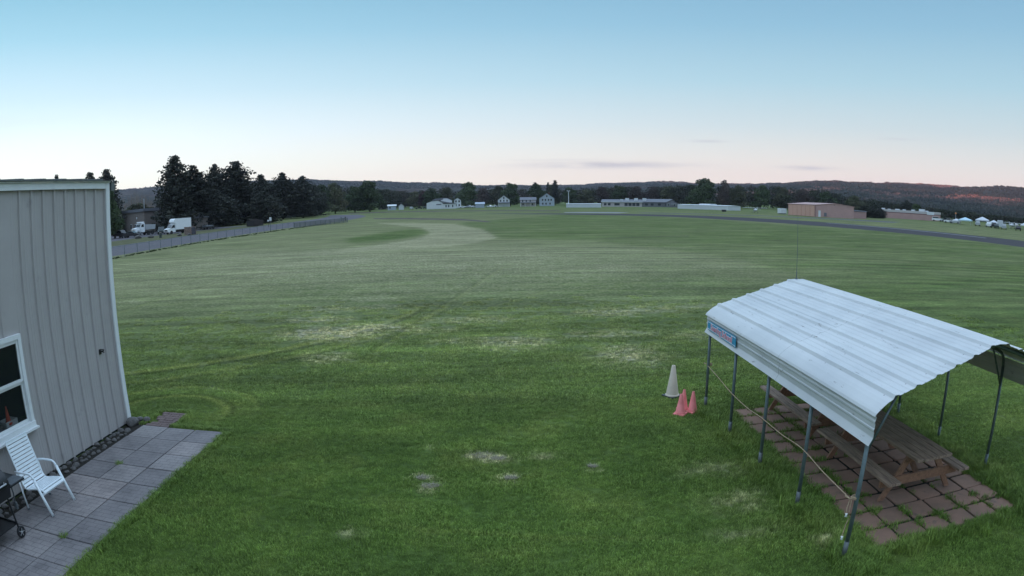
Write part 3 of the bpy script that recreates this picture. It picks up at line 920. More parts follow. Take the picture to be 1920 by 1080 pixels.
m.box(WX - 1.6, WX - .05, 5.2, 5.25, .4, 3.2); m.box(WX - 1.6, WX - .05, 8.2, 8.25, .4, 3.2); m.box(WX - 1.65, WX - 1.6, 5.2, 8.25, .4, 3.2)
m.box(WX - 1.6, WX - .05, 5.25, 8.2, .3, .4); m.box(WX - 1.6, WX - .05, 5.25, 8.2, 3.2, 3.25)
rel(m, BL).build('room_interior', M['interior'], bld)
# window
win = bpy.data.objects.new('window', None); col.objects.link(win); win.parent = bld
win.location = (WX - BL[0], (WY0 + WY1) / 2 - BL[1], (WZ0 + WZ1) / 2)
hw, hh = (WY1 - WY0) / 2, (WZ1 - WZ0) / 2
m = MB()
for (a, b_, c_, d_, x1) in ((-hw - .06, hw + .06, hh - .01, hh + .07, .07), (-hw - .06, hw + .06, -hh - .08, -hh + .01, .09), (-hw - .06, -hw + .02, -hh + .01, hh - .01, .07), (hw - .02, hw + .06, -hh + .01, hh - .01, .07)):
    m.box(-.03, x1, a, b_, c_, d_)
m.box(.0, .15, -hw - .08, hw + .08, -hh - .115, -hh - .081)
m.build('window_frame', M['trim'], win)
for nm, z0, z1, x0 in (('sash', 0.0, hh - .015, .015), ('sash', -hh + .015, 0.0, -.02)):
    m = MB()
    t_ = .05
    m.box(x0, x0 + .03, -hw + .025, hw - .025, z1 - t_, z1); m.box(x0, x0 + .03, -hw + .025, hw - .025, z0, z0 + t_)
    m.box(x0, x0 + .03, -hw + .025, -hw + .07, z0 + t_, z1 - t_); m.box(x0, x0 + .03, hw - .07, hw - .025, z0 + t_, z1 - t_)
    sa = m.build(nm, M['trim'], win)
    m = MB(); m.box(x0 + .012, x0 + .018, -hw + .06, hw - .06, z0 + t_ - .01, z1 - t_ + .01)
    m.build('pane', M['glass'], win)
m = MB(); m.box(WX - .40, WX - .05, 6.3, 7.55, 1.00, 1.06)
rel(m, BL).build('inner_sill', M['interior'], bld)

# things on the sill behind the glass
def cone(name, label, h, r, base, m1, m2, loc, group=None, sq=True, collar=True):
    t = thing(name, label, 'traffic cone', loc, random.uniform(0, 1), group)
    m = MB()
    b0 = 0.035 if sq else 0.0
    m.lathe([(r * 1.02, b0), (r, b0 + .02), (r * .9, b0 + .03), (r * .26, h - .01), (r * .22, h), (r * .14, h), (r * .12, h - .06)], 28)
    o = m.build('cone_body', m1, t); smooth_by_angle(o, 40)
    if sq:
        m = MB(); m.bbox(-base, base, -base, base, 0, .035, .008)
        m.build('base', m2, t)
    return t


cone('traffic_cone', 'small orange cone standing inside the building window', 0.30, 0.055, .07, M['cone_orange'], M['cone_orange'], (WX - .15, 7.02, 1.13))
m = MB()
m.box(-.11, .11, -.16, .16, 0, .006); m.box(-.11, -.105, -.16, .16, 0, .13); m.box(.105, .11, -.16, .16, 0, .13); m.box(-.105, .105, -.16, -.155, .0, .13); m.box(-.105, .105, .155, .16, 0, .13)
o = m.build('carton', M['trim'], None, loc=(WX - .2, 7.05, 1.062))
tag(o, 'open white carton on the sill inside the building window', 'box')
m = MB(); m.bbox(-.10, .10, -.13, .13, 0, .10, .01)
o = m.build('paper_stack', M['tan_wall'], None, loc=(WX - .22, 6.72, 1.062)); tag(o, 'low grey bundle on the sill beside the white carton', 'bundle')

# black spigot bracket on the wall
t = thing('wall_hook', 'small black bracket fixed to the ribbed beige wall near its corner', 'bracket', (WX + .005, 9.93, 1.70))
m = MB(); m.box(0, .015, -.035, .035, -.05, .05); m.tube([(0, 0, 0), (.07, 0, .01), (.1, .03, .04)], .012, 8); m.tube([(.06, -.05, .03), (.07, .05, -.02)], .013, 8)
m.build('bracket_body', M['black_paint'], t)
m = MB(); m.lathe([(.012, 0), (.03, .004), (.03, .014), (.01, .018)], 12, Matrix.Translation((.08, -.02, .04)))
m.build('knob', M['black_paint'], t)

# ------------------------------------------------------------------ patio
m = MB()
m.box(-8.0, -7.585, Y0, YC + .15, 0.0, .012)
tag(m.build('soil_bed', M['soil']), 'dark soil strip along the foot of the building', 'soil', kind='structure')

mp_, nt, b = newmat('patio_slab')
tcn = nd(nt.nodes, 'ShaderNodeTexCoord')
at = nd(nt.nodes, 'ShaderNodeAttribute', attribute_name='vc')
br = nd(nt.nodes, 'ShaderNodeTexBrick')
br.inputs['Scale'].default_value = 1.0
br.inputs['Mortar Size'].default_value = 0.006
br.inputs['Mortar Smooth'].default_value = 0.6
br.inputs['Brick Width'].default_value = 0.224
br.inputs['Row Height'].default_value = 0.112
br.inputs['Color1'].default_value = (1, 1, 1, 1); br.inputs['Color2'].default_value = (.92, .92, .92, 1); br.inputs['Mortar'].default_value = (.30, .30, .30, 1)
nt.links.new(tcn.outputs['Object'], br.inputs['Vector'])
n1 = nd(nt.nodes, 'ShaderNodeTexNoise'); n1.inputs['Scale'].default_value = 1.6; n1.inputs['Detail'].default_value = 8; n1.inputs['Roughness'].default_value = .7
n2 = nd(nt.nodes, 'ShaderNodeTexNoise'); n2.inputs['Scale'].default_value = 60; n2.inputs['Detail'].default_value = 3
for n in (n1, n2): nt.links.new(tcn.outputs['Object'], n.inputs['Vector'])
c = ramp(nt, n1.outputs['Fac'], [(0.3, (0.15, 0.135, 0.135)), (0.5, (0.235, 0.21, 0.205)), (0.7, (0.285, 0.255, 0.245))])
c = mix(nt, 0.75, c, mix(nt, 1.0, c, br.outputs['Color'], 'MULTIPLY'))
c = mix(nt, 1.0, c, ramp(nt, n2.outputs['Fac'], [(0.3, .82), (.7, 1.15)]), 'MULTIPLY')
vs_ = ramp(nt, at.outputs['Fac'], [(0.0, (0.72, .72, .74)), (0.5, (1, 1, 1)), (1.0, (1.12, 1.05, 1.02))])
c = mix(nt, 1.0, c, vs_, 'MULTIPLY')
# mossy stain next to the wall
sp = nd(nt.nodes, 'ShaderNodeSeparateXYZ'); nt.links.new(tcn.outputs['Object'], sp.inputs[0])
stn = mth(nt, 'MULTIPLY', ramp(nt, n1.outputs['Fac'], [(.42, 0), (.62, 1)]), ramp(nt, mth(nt, 'MULTIPLY_ADD', sp.outputs[0], -.9, 0.05, clamp=True), [(0, 0.0), (.45, 0.6)]))
c = mix(nt, stn, c, (0.065, 0.06, 0.05))
nt.links.new(c, b.inputs['Base Color']); b.inputs['Roughness'].default_value = .85
bp = nd(nt.nodes, 'ShaderNodeBump'); bp.inputs['Strength'].default_value = .5; bp.inputs['Distance'].default_value = .006
nt.links.new(br.outputs['Color'], bp.inputs['Height']); nt.links.new(bp.outputs[0], b.inputs['Normal'])
M['slab'] = mp_
PX, PY, PS = -7.595, 10.535, 0.672
m = MB()
m.add([(-.01, -13, .004), (2.03, -13, .004), (2.03, 0.01, .004), (-.01, .01, .004)], [(0, 1, 2, 3)], c=0.0)
for r in range(20):
    for c_ in range(3):
        g0 = 0.012
        z = .034 + random.uniform(-.004, .004)
        Mx = Matrix.Translation((c_ * PS + PS / 2 + random.uniform(-.003, .003), -r * PS - PS / 2 + random.uniform(-.003, .003), 0)) @ Euler((random.uniform(-.004, .004), random.uniform(-.004, .004), random.uniform(-.006, .006))).to_matrix().to_4x4()
        n0 = len(m.v)
        m.bbox(-PS / 2 + g0, PS / 2 - g0, -PS / 2 + g0, PS / 2 - g0, 0.004, z, .008, Mx)
        m.c += [random.random() ** 1.2 * .9] * (len(m.v) - n0)
po = m.build('patio_path', M['slab'], loc=(PX, PY, 0))
po.rotation_euler = (0, 0, .0025)
tag(po, 'grey patio path of brick-patterned square slabs beside the building', 'patio', kind='structure')
M['redbrick'] = mat('old_red_brick', (0.135, 0.10, 0.095), .9, .2, 8, c2=(0.165, 0.12, 0.11), dirt=((.08, .08, .06), .6, 4))
m = MB()
for i in range(7):
    for j in range(3):
        if random.random() < .04: continue
        ox = .11 * (i % 2)
        x0, x1 = j * .222 + ox - .05, j * .222 + ox + .162
        x1 = min(x1, .66); x0 = max(x0, 0)
        m.bbox(x0, x1, i * .128, i * .128 + .115, 0.003, .028 + random.uniform(-.004, .004), .006)
tag(m.build('brick_step', M['redbrick'], loc=(-7.56, 10.56, 0)), 'small pad of reddish bricks at the far end of the patio path', 'brick pad', kind='structure')


def rock_mesh(seed, sx, sy, sz):
    rr = random.Random(seed)
    bm = bmesh.new()
    bmesh.ops.create_icosphere(bm, subdivisions=3, radius=1)
    dirs = [(Vector((rr.gauss(0, 1), rr.gauss(0, 1), rr.gauss(0, 1))).normalized(), rr.uniform(.55, .9)) for _ in range(11)]
    for v in bm.verts:
        n = v.co.normalized()
        k = 1.0
        for d_, h_ in dirs:
            dd = n.dot(d_)
            if dd > h_:
                k = min(k, h_ / dd + .04)
        k += .05 * math.sin(n.x * 7 + seed) * math.cos(n.y * 6 + seed * 2)
        v.co = Vector((n.x * k * sx, n.y * k * sy, n.z * k * sz))
    me = bpy.data.meshes.new('rock'); bm.to_mesh(me); bm.free()
    me.materials.append(M['rock'])
    me.polygons.foreach_set('use_smooth', [True] * len(me.polygons))
    return me


rmesh = [rock_mesh(i, 1, random.uniform(.75, 1.1), random.uniform(.6, .8)) for i in range(7)]
rr_ = random.Random(5)
y = 4.6
k = 0
while y < 10.25:
    s = rr_.uniform(.055, .095)
    for side in range(2):
        s2 = s * rr_.uniform(.7, 1.1)
        o = bpy.data.objects.new('rock', rmesh[k % 7]); col.objects.link(o)
        o.location = (-7.92 + side * .19 + rr_.uniform(-.03, .03), y + rr_.uniform(-.04, .04), s2 * rr_.uniform(.12, .42))
        o.scale = (s2, s2 * rr_.uniform(1, 1.3), s2); o.rotation_euler = (rr_.uniform(-.4, .4), rr_.uniform(-.4, .4), rr_.uniform(0, 6))
        tag(o, 'fist-sized grey stone in the row along the foot of the building', 'stone', 'stones along the foot of the building')
        k += 1
    y += s * 2.15
for (x, y, s, lb) in ((-7.86, 10.50, .17, 'large flat-topped grey stone at the corner of the building'), (-7.66, 10.80, .10, 'smaller stone just beyond the large corner stone, at the grass edge'), (-7.88, 10.82, .09, 'small half-sunk stone behind the large corner stone')):
    o = bpy.data.objects.new('rock', rmesh[k % 7]); k += 1
    col.objects.link(o); o.location = (x, y, s * .45); o.scale = (s, s * 1.15, s * .95); o.rotation_euler = (0, 0, k)
    tag(o, lb, 'stone')

# ------------------------------------------------------------------ patio chair
t = thing('patio_chair', 'white slatted metal patio armchair with a tall back, under the window', 'chair', (-7.10, 6.62, .034))
hwc = .315
def arc(p0, p1, p2, n=6):
    p0, p1, p2 = map(Vector, (p0, p1, p2))
    return [p0 * (1 - s) ** 2 + p1 * 2 * s * (1 - s) + p2 * s * s for s in [i / n for i in range(n + 1)]]
for sgn in (-1, 1):
    y = sgn * hwc
    m = MB()
    m.tube([(.285, y, 0), (.045, y, .56)] , .024, 10); m.build('front_leg', M['white_plastic'], t, True)
    m = MB()
    m.tube(arc((.045, y, .56), (.015, y, .625), (-.05, y, .635)) + [(-.25, y, .63), (-.42, y * .93, .61)], .018, 10)
    m.build('armrest', M['white_plastic'], t, True)
    m = MB(); m.tube([(-.30, y, 0), (-.385, y * .95, .60)], .015, 10); m.build('rear_leg', M['white_plastic'], t, True)
    for fx in (.285, -.30):
        m = MB(); m.tube([(fx + .004, y, -.004), (fx - .008, y, .025)], .022, 8); m.build('foot_cap', M['grey_plastic'], t)
# sling profile
prof = [(.20, .34), (.17, .385), (.10, .395), (-.05, .375), (-.20, .345), (-.27, .35), (-.31, .40), (-.36, .55), (-.42, .75), (-.475, .93), (-.515, 1.06)]
P_ = [Vector((a, 0, b_)) for a, b_ in prof]
dist = [0]
for a, b_ in zip(P_, P_[1:]): dist.append(dist[-1] + (b_ - a).length)
def pat(s):
    for i in range(len(dist) - 1):
        if s <= dist[i + 1] + 1e-9:
            f_ = (s - dist[i]) / (dist[i + 1] - dist[i]); return P_[i].lerp(P_[i + 1], f_)
    return P_[-1]
seatend = dist[5]
for nm, s0, s1, nsl in (('seat', 0.0, seatend, 9), ('backrest', seatend + .01, dist[-1], 13)):
    m = MB()
    for sg in (-1, 1):
        pts = [pat(s0 + (s1 - s0) * i / 14) + Vector((0, sg * (hwc - .045), -.004)) for i in range(15)]
        m.tube(pts, .014, 8)
    L = (s1 - s0) / nsl
    for i in range(nsl):
        a = pat(s0 + i * L + .007); b_ = pat(s0 + (i + 1) * L - .007)
        d_ = (b_ - a).normalized()
        w = (b_ - a).length
        m.bar((a + b_) / 2 + Vector((0, -(hwc - .05), 0)), (a + b_) / 2 + Vector((0, hwc - .05, 0)), w, .010, up=d_.cross(Vector((0, 1, 0))))
    if nm == 'backrest':
        m.bar(P_[-1] + Vector((0, -(hwc - .035), 0)), P_[-1] + Vector((0, hwc - .035, 0)), .022, .03, up=(1, 0, 0))
    else:
        m.bar(Vector((.155, -hwc, .325)), Vector((.155, hwc, .325)), .02, .035, up=(0, 0, 1))
    o = m.build(nm, M['white_plastic'], t); smooth_by_angle(o, 30)

# ------------------------------------------------------------------ barbecue at the left edge
t = thing('barbecue_grill', 'black wheeled barbecue grill at the edge of the patio, next to the white armchair', 'grill', (-7.15, 5.15, .034))
m = MB(); m.prism([(-.26, .62), (.26, .62), (.30, .80), (-.30, .80)], 'y', -.45, .42); m.build('firebox', M['black_paint'], t)
m = MB()
m.prism([(-.30, .805), (.30, .805)] + [(.30 * math.cos(a), .84 + .22 * math.sin(a)) for a in np.linspace(0.1, math.pi - .1, 9)], 'y', -.45, .42)
o = m.build('lid', M['black_paint'], t); smooth_by_angle(o, 30)
m = MB(); m.tube([(.31, -.3, .88), (.37, -.3, .88), (.37, .3, .88), (.31, .3, .88)], .012, 8); m.build('handle', M['chrome'], t)
m = MB(); m.bbox(-.26, .28, .435, .80, .745, .775, .01); m.build('side_shelf', M['black_paint'], t)
m = MB(); m.bbox(.06, .285, .46, .76, .777, .79, .004); m.build('shelf_insert', M['grey_plastic'], t)
for x in (-.24, .24):
    for yy in (-.40, .36):
        m = MB(); m.tube([(x * .9, yy, .66), (x, yy + .03, .06 if yy < 0 else .09)], .016, 8); m.build('leg', M['black_paint'], t)
m = MB(); m.box(-.24, .24, -.40, .38, .20, .215); m.box(-.24, .24, .37, .385, .2, .24); m.build('bottom_shelf', M['black_paint'], t)
for x in (-.27, .285):
    w_ = bpy.data.objects.new('wheel', None); col.objects.link(w_); w_.parent = t; w_.location = (x, .375, .09)
    R90 = Matrix.Rotation(R(90), 4, 'Y')
    m = MB(); m.lathe([(.05, -.02), (.083, -.022), (.09, -.012), (.09, .012), (.083, .022), (.05, .02)], 24, R90); o = m.build('tyre', M['black_paint'], w_); smooth_by_angle(o)
    m = MB(); m.lathe([(.012, -.03), (.02, -.026), (.022, .026), (.012, .03)], 12, R90)
    for k_ in range(5):
        a = k_ * 2 * math.pi / 5
        m.bar((.018, 0, 0), (.018, .06 * math.cos(a), .06 * math.sin(a)), .012, .012)
    m.build('hub', M['chrome'], w_)
m = MB(); m.tube([(.16, .55, .74), (.17, .56, .60), (.15, .55, .45)], .012, 8); m.bbox(.12, .19, .53, .57, .36, .47, .01); m.build('hanging_brush', M['grey_plastic'], t)

# ------------------------------------------------------------------ metal shelter
SH = (5.92, 8.87, 0)
sh = thing('metal_shelter', 'open-sided metal shelter with white ribbed roof over the picnic tables', 'shelter', SH, 0.012)
RIBX = [.165, .485, .80, 1.115, 1.43, 1.745]
def zroof(x):
    x = abs(x)
    pts = [(0, 2.640), (.10, 2.632), (.30, 2.575), (1.745, 2.150), (1.86, 2.095), (1.95, 2.03), (2.0, 1.975), (2.02, 1.94)]
    for (a, za), (b_, zb) in zip(pts, pts[1:]):
        if x <= b_: return za + (zb - za) * (x - a) / (b_ - a)
    return 1.94
def roof_section(side):
    xs = [0, .05, .10]
    out = []
    cur = [(x, zroof(x)) for x in (0, .05, .10)]
    for r in RIBX:
        cur += [(r - .055, zroof(r - .055)), (r - .028, zroof(r) + .022), (r + .022, zroof(r) + .022), (r + .048, zroof(r + .048))]
        if r < 1.7:
            for q_ in (.115, .205):
                cur += [(r + q_ - .014, zroof(r + q_ - .014)), (r + q_, zroof(r + q_) + .007), (r + q_ + .014, zroof(r + q_ + .014))]
    cur += [(1.83, zroof(1.83)), (1.86, 2.095), (1.91, 2.062), (1.95, 2.03), (1.985, 2.003), (2.012, 1.978), (2.030, 1.945)]
    return [(side * x, z) for x, z in cur]
left = roof_section(-1); right_ = roof_section(1)
full = list(reversed(left)) + right_[1:]
m = MB()
for (ya, yb, dz) in ((-.42, 3.21, 0.0), (-3.21, -.40, .0045)):
    top = [(x, z + dz) for x, z in full]
    bot = [(x, z + dz - .003) for x, z in reversed(full)]
    n_ = len(top)
    vs = [(x, ya, z) for x, z in top] + [(x, yb, z) for x, z in top] + [(x, ya, z - .003) for x, z in top] + [(x, yb, z - .003) for x, z in top]
    fs = []
    for i in range(n_ - 1):
        fs += [(i, i + 1, n_ + i + 1, n_ + i), (2 * n_ + i, 3 * n_ + i, 3 * n_ + i + 1, 2 * n_ + i + 1), (i, 2 * n_ + i, 2 * n_ + i + 1, i + 1), (n_ + i, n_ + i + 1, 3 * n_ + i + 1, 3 * n_ + i)]
    fs += [(0, n_, 3 * n_, 2 * n_), (n_ - 1, 3 * n_ - 1, 4 * n_ - 1, 2 * n_ - 1)]
    m.add(vs, fs)
roofo = m.build('roof_sheet', None, sh)
# roof paint with dark debris and rust along the ribs
mr, nt, b = newmat('shelter_roof_paint')
tcn = nd(nt.nodes, 'ShaderNodeTexCoord')
mp1 = nd(nt.nodes, 'ShaderNodeMapping'); mp1.inputs['Scale'].default_value = (9, 1.6, 4); nt.links.new(tcn.outputs['Object'], mp1.inputs[0])
n1 = nd(nt.nodes, 'ShaderNodeTexNoise'); n1.inputs['Scale'].default_value = 1.5; n1.inputs['Detail'].default_value = 8; n1.inputs['Roughness'].default_value = .75
nt.links.new(mp1.outputs[0], n1.inputs['Vector'])
n2 = nd(nt.nodes, 'ShaderNodeTexNoise'); n2.inputs['Scale'].default_value = 1.2; n2.inputs['Detail'].default_value = 5
nt.links.new(tcn.outputs['Object'], n2.inputs['Vector'])
c = ramp(nt, n2.outputs['Fac'], [(.3, (.47, .475, .475)), (.7, (.57, .57, .56))])
c = mix(nt, ramp(nt, n1.outputs['Fac'], [(.62, 0), (.665, .85)]), c, (.17, .15, .14))
# screws: rows across the roof beside every rib
sp = nd(nt.nodes, 'ShaderNodeSeparateXYZ'); nt.links.new(tcn.outputs['Object'], sp.inputs[0])
ax = mth(nt, 'ABSOLUTE', sp.outputs[0])
ux = mth(nt, 'ABSOLUTE', mth(nt, 'SUBTRACT', mth(nt, 'FRACT', mth(nt, 'DIVIDE', mth(nt, 'SUBTRACT', ax, .01), .316)), .68))
uy = mth(nt, 'ABSOLUTE', mth(nt, 'SUBTRACT', mth(nt, 'FRACT', mth(nt, 'DIVIDE', mth(nt, 'ADD', sp.outputs[1], 10.66), 1.524)), .0))
ux = mth(nt, 'MULTIPLY', ux, .316)
uy = mth(nt, 'MULTIPLY', uy, 1.524)
d2 = mth(nt, 'SQRT', mth(nt, 'ADD', mth(nt, 'MULTIPLY', ux, ux), mth(nt, 'POWER', mth(nt, 'SUBTRACT', uy, .02), 2)))
c = mix(nt, mth(nt, 'LESS_THAN', d2, .009), c, (.12, .10, .10))
sy_ = mth(nt, 'ABSOLUTE', mth(nt, 'ADD', sp.outputs[1], mth(nt, 'MULTIPLY_ADD', n2.outputs['Fac'], .012, .395)))
c = mix(nt, mth(nt, 'MULTIPLY', mth(nt, 'LESS_THAN', sy_, .006), ramp(nt, n1.outputs['Fac'], [(.42, .25), (.55, .9)])), c, (.12, .12, .13))
nt.links.new(c, b.inputs['Base Color']); b.inputs['Roughness'].default_value = .42; b.inputs['Specular IOR Level'].default_value = .4
M['shroof'] = mr
roofo.data.materials.append(mr)
# skirts
for sd_ in (-1, 1):
    m = MB()
    line = [(1.990, 1.94), (1.994, 1.90), (2.002, 1.885), (2.002, 1.865), (1.994, 1.85), (1.994, 1.80), (2.002, 1.79), (2.002, 1.77), (1.994, 1.755), (1.993, 1.69), (2.000, 1.675), (2.045, 1.598)]
    for (ya, yb, dx_) in ((-.15, 3.19, 0), (-3.19, -.15, .0035)):
        pts = [(sd_ * (x + dx_), z) for x, z in line]
        inn = [(x - sd_ * .003, z) for x, z in pts]
        m.prism(pts + inn[::-1], 'y', ya, yb)
    m.build('skirt_panel', M['shroof'], sh)
YB = [3.05, 1.525, 0, -1.525, -3.05]
for yb in YB:
    for sd_ in (-1, 1):
        m = MB(); m.tube([(sd_ * 1.975, yb, 0), (sd_ * 1.965, yb, 1.80)], .0285, 12)
        p_ = m.build('post', M['galv'], sh, True)
        m = MB(); m.tube([(sd_ * 1.975, yb, 0), (sd_ * 1.974, yb, .27)], .034, 12); m.build('sleeve', M['galv_light'] if sd_ < 0 else M['galv'], p_, True)
        m = MB(); m.tube([(sd_ * 1.95, yb, 1.50), (sd_ * 1.62, yb, 2.13)], .018, 8); m.build('knee_brace', M['galv'], sh, True)
    m = MB()
    xs = [1.965, 1.955, 1.93, 1.87, 1.76, 1.2, .6, .1, -.1, -.6, -1.2, -1.76, -1.87, -1.93, -1.955, -1.965]
    zz = [1.80, 1.88, 1.955, 2.03, 2.085]
    pts = []
    for i, x in enumerate(xs):
        j = min(i, len(xs) - 1 - i)
        pts.append((x, yb, zz[j] if j < 5 else zroof(x) - .045))
    m.tube(pts, .026, 8); m.build('rafter', M['galv'], sh, True)
m = MB()
for xx in (-1.0, 0.0, 1.0):
    m.bar((xx, -3.15, zroof(xx) - .016), (xx, 3.15, zroof(xx) - .016), .05, .02)
m.build('purlin', M['galv'], sh)

# sign on the skirt
sgn = thing('shelter_sign', 'blue banner sign with red and white lettering on the shelter skirt', 'sign', (3.865, 11.06, 1.775), 0.012)
m = MB()
m.prism([(-.80, -.098), (.80, -.088), (.80, .092), (-.80, .098)], 'x', -.006, .0)
m.build('sign_board', M['sign_blue'], sgn)
m = MB()
m.prism([(-.80, .068), (.80, .062), (.80, .074), (-.80, .080)], 'x', -.0085, -.0065); m.prism([(-.80, -.080), (.80, -.070), (.80, -.058), (-.80, -.068)], 'x', -.0085, -.0065)
m.build('border', M['sign_white'], sgn)


def textmesh(s, size, offset, mt, name, parent, loc, rot, ext=.001, sx=1.0):
    cu = bpy.data.curves.new('lettering', 'FONT')
    cu.body = s; cu.size = size; cu.offset = offset; cu.extrude = ext
    cu.align_x = 'CENTER'; cu.align_y = 'CENTER'; cu.resolution_u = 3
    to = bpy.data.objects.new('tmp', cu)
    col.objects.link(to)
    dg = bpy.context.evaluated_depsgraph_get()
    me = bpy.data.meshes.new_from_object(to.evaluated_get(dg))
    bpy.data.objects.remove(to)
    me.materials.clear(); me.materials.append(mt)
    o = bpy.data.objects.new(name, me); col.objects.link(o)
    o.parent = parent; o.location = loc; o.rotation_euler = rot; o.scale = (sx, 1, 1)
    return o
# reads from the outside (facing -x), left to right = far end to near end
rotm = Euler((R(90), 0, R(-90)))
textmesh('Soaring School', .160, .013, M['sign_white'], 'lettering_outline', sgn, (-.010, -.01, -.004), rotm, .001, 1.28)
textmesh('Soaring School', .160, .000, M['sign_red'], 'lettering', sgn, (-.013, -.01, -.004), rotm, .001, 1.28)

# whip antenna on the ridge
t = thing('whip_antenna', 'thin whip antenna standing on the far end of the shelter ridge', 'antenna', (5.885, 12.03, 2.64))
m = MB(); m.tube([(0, 0, 0), (0, 0, .02)], .03, 12); m.tube([(0, 0, .02), (0, 0, .17)], .010, 8); m.build('base', M['galv_light'], t)
m = MB(); m.tube([(0, 0, .17), (.003, 0, .7), (0, 0, 1.30)], [.0055, .0045, .003], 6); m.build('whip', M['galv_light'], t)

# rope along the left posts
t = thing('rope', 'yellow and orange rope tied along the left row of shelter posts', 'rope', (3.9, 8.9, 0))
wp = [(3.895, 11.93, .935), (3.90, 11.2, .885), (3.895, 10.42, .82), (3.905, 9.6, .80), (3.90, 8.88, .855), (3.915, 8.1, .865), (3.915, 7.36, .925), (3.90, 6.6, .885), (3.905, 5.83, .86)]
def crom(P, k=8):
    P = [Vector(p) for p in P]; out = []
    for i in range(len(P) - 1):
        p0, p1, p2, p3 = P[max(i - 1, 0)], P[i], P[i + 1], P[min(i + 2, len(P) - 1)]
        for j in range(k):
            t_ = j / k
            out.append(.5 * ((2 * p1) + (-p0 + p2) * t_ + (2 * p0 - 5 * p1 + 4 * p2 - p3) * t_ ** 2 + (-p0 + 3 * p1 - 3 * p2 + p3) * t_ ** 3))
    return out + [P[-1]]
m = MB(); m.tube([p - Vector((3.9, 8.9, 0)) for p in crom(wp)], .0072, 6); m.build('line', M['rope'], t, True)
for (yy, zz_, nm) in ((11.92, .935, 'knot'), (5.82, .86, 'knot')):
    m = MB()
    for k_ in range(3):
        pts = [(3.955 + .040 * math.cos(a) - 3.9, yy + .040 * math.sin(a) - 8.9, zz_ + .012 * k_ + .01 * math.sin(a * 2)) for a in np.linspace(0, 2 * math.pi, 14)]
        m.tube(pts, .007, 5)
    m.tube([(-.02, yy - 8.9, zz_ + .02), (-.06, yy - 8.86, zz_ + .04)], .011, 6); m.tube([(-.02, yy - 8.9, zz_), (.10, yy - 8.93, zz_ + .04)], .008, 6)
    m.build(nm, M['rope'], t)
m = MB()
m.tube([(0, 5.82 - 8.9, .86), (-.035, 5.80 - 8.9, .76), (-.03, 5.79 - 8.9, .68)], .006, 6); m.tube([(.01, 5.80 - 8.9, .85), (.005, 5.79 - 8.9, .70)], .006, 6)
m.tube([(.025, 5.8 - 8.9, .60), (.0, 5.8 - 8.9, .50), (-.02, 5.79 - 8.9, .36)], .006, 6)
m.build('loose_end', M['rope'], t)
for (x, z) in ((-.03, .665), (-.02, .345)):
    m = MB(); m.lathe([(.006, -.025), (.018, -.02), (.012, 0), (.018, .02), (.006, .025)], 10, Matrix.Translation((x, 5.79 - 8.9, z))); m.build('insulator', M['white_knob'], t, True)

# ------------------------------------------------------------------ square pavers under the shelter
M['paver'] = mat('red_paver', (0.235, 0.145, 0.105), .88, .2, 1.1, c2=(0.30, 0.165, 0.115), dirt=((.11, .09, .075), .58, 2.5), bump=.3)
m = MB(); m.open = False
for r in range(12):
    for c_ in range(6):
        x = 4.60 + c_ * .487 + .017 * r + random.uniform(-.012, .012)
        y = 11.50 - r * .491 + random.uniform(-.012, .012)
        if r == 11 and c_ == 0: x += .0
        s = .221
        Mx = Matrix.Translation((x - 5.9, y - 8.8, 0)) @ Euler((random.uniform(-.015, .015), random.uniform(-.015, .015), random.uniform(-.05, .05))).to_matrix().to_4x4()
        b0 = .03
        poly = []
        for (sx, sy) in ((-1, -1), (1, -1), (1, 1), (-1, 1)):
            cx, cy = sx * (s - b0), sy * (s - b0)
            a0 = math.atan2(sy, sx) - math.pi / 4
            for q_ in range(4):
                a = a0 + q_ * math.pi / 6
                poly.append((cx + b0 * math.cos(a), cy + b0 * math.sin(a)))
        z = .024 + random.uniform(-.005, .006)
        inner = [(px_ * .97, py_ * .97) for px_, py_ in poly]
        n_ = len(poly)
        vs = [(a, b_, 0.0) for a, b_ in poly] + [(a, b_, z - .006) for a, b_ in poly] + [(a, b_, z) for a, b_ in inner]
        fs = [tuple(range(2 * n_, 3 * n_))]
        for k_ in (0, n_):
            for i in range(n_):
                j = (i + 1) % n_
                fs.append((k_ + i, k_ + j, k_ + n_ + j, k_ + n_ + i))
        m.add(vs, fs, Mx)
tag(m.build('paver_floor', M['paver'], loc=(5.9, 8.8, 0)), 'reddish square pavers with grassy joints under the shelter', 'paving', kind='structure')
m = MB(); m.open = True
m.add([(-1.45, -2.85, .004), (1.45, -2.85, .004), (1.3, 2.85, .004), (-1.48, 2.85, .004)], [(0, 1, 2, 3)])
tag(m.build('paver_bed', M['soil'], loc=(5.93, 8.8, 0)), 'dark soil showing in the joints between the red pavers', 'soil', kind='structure')

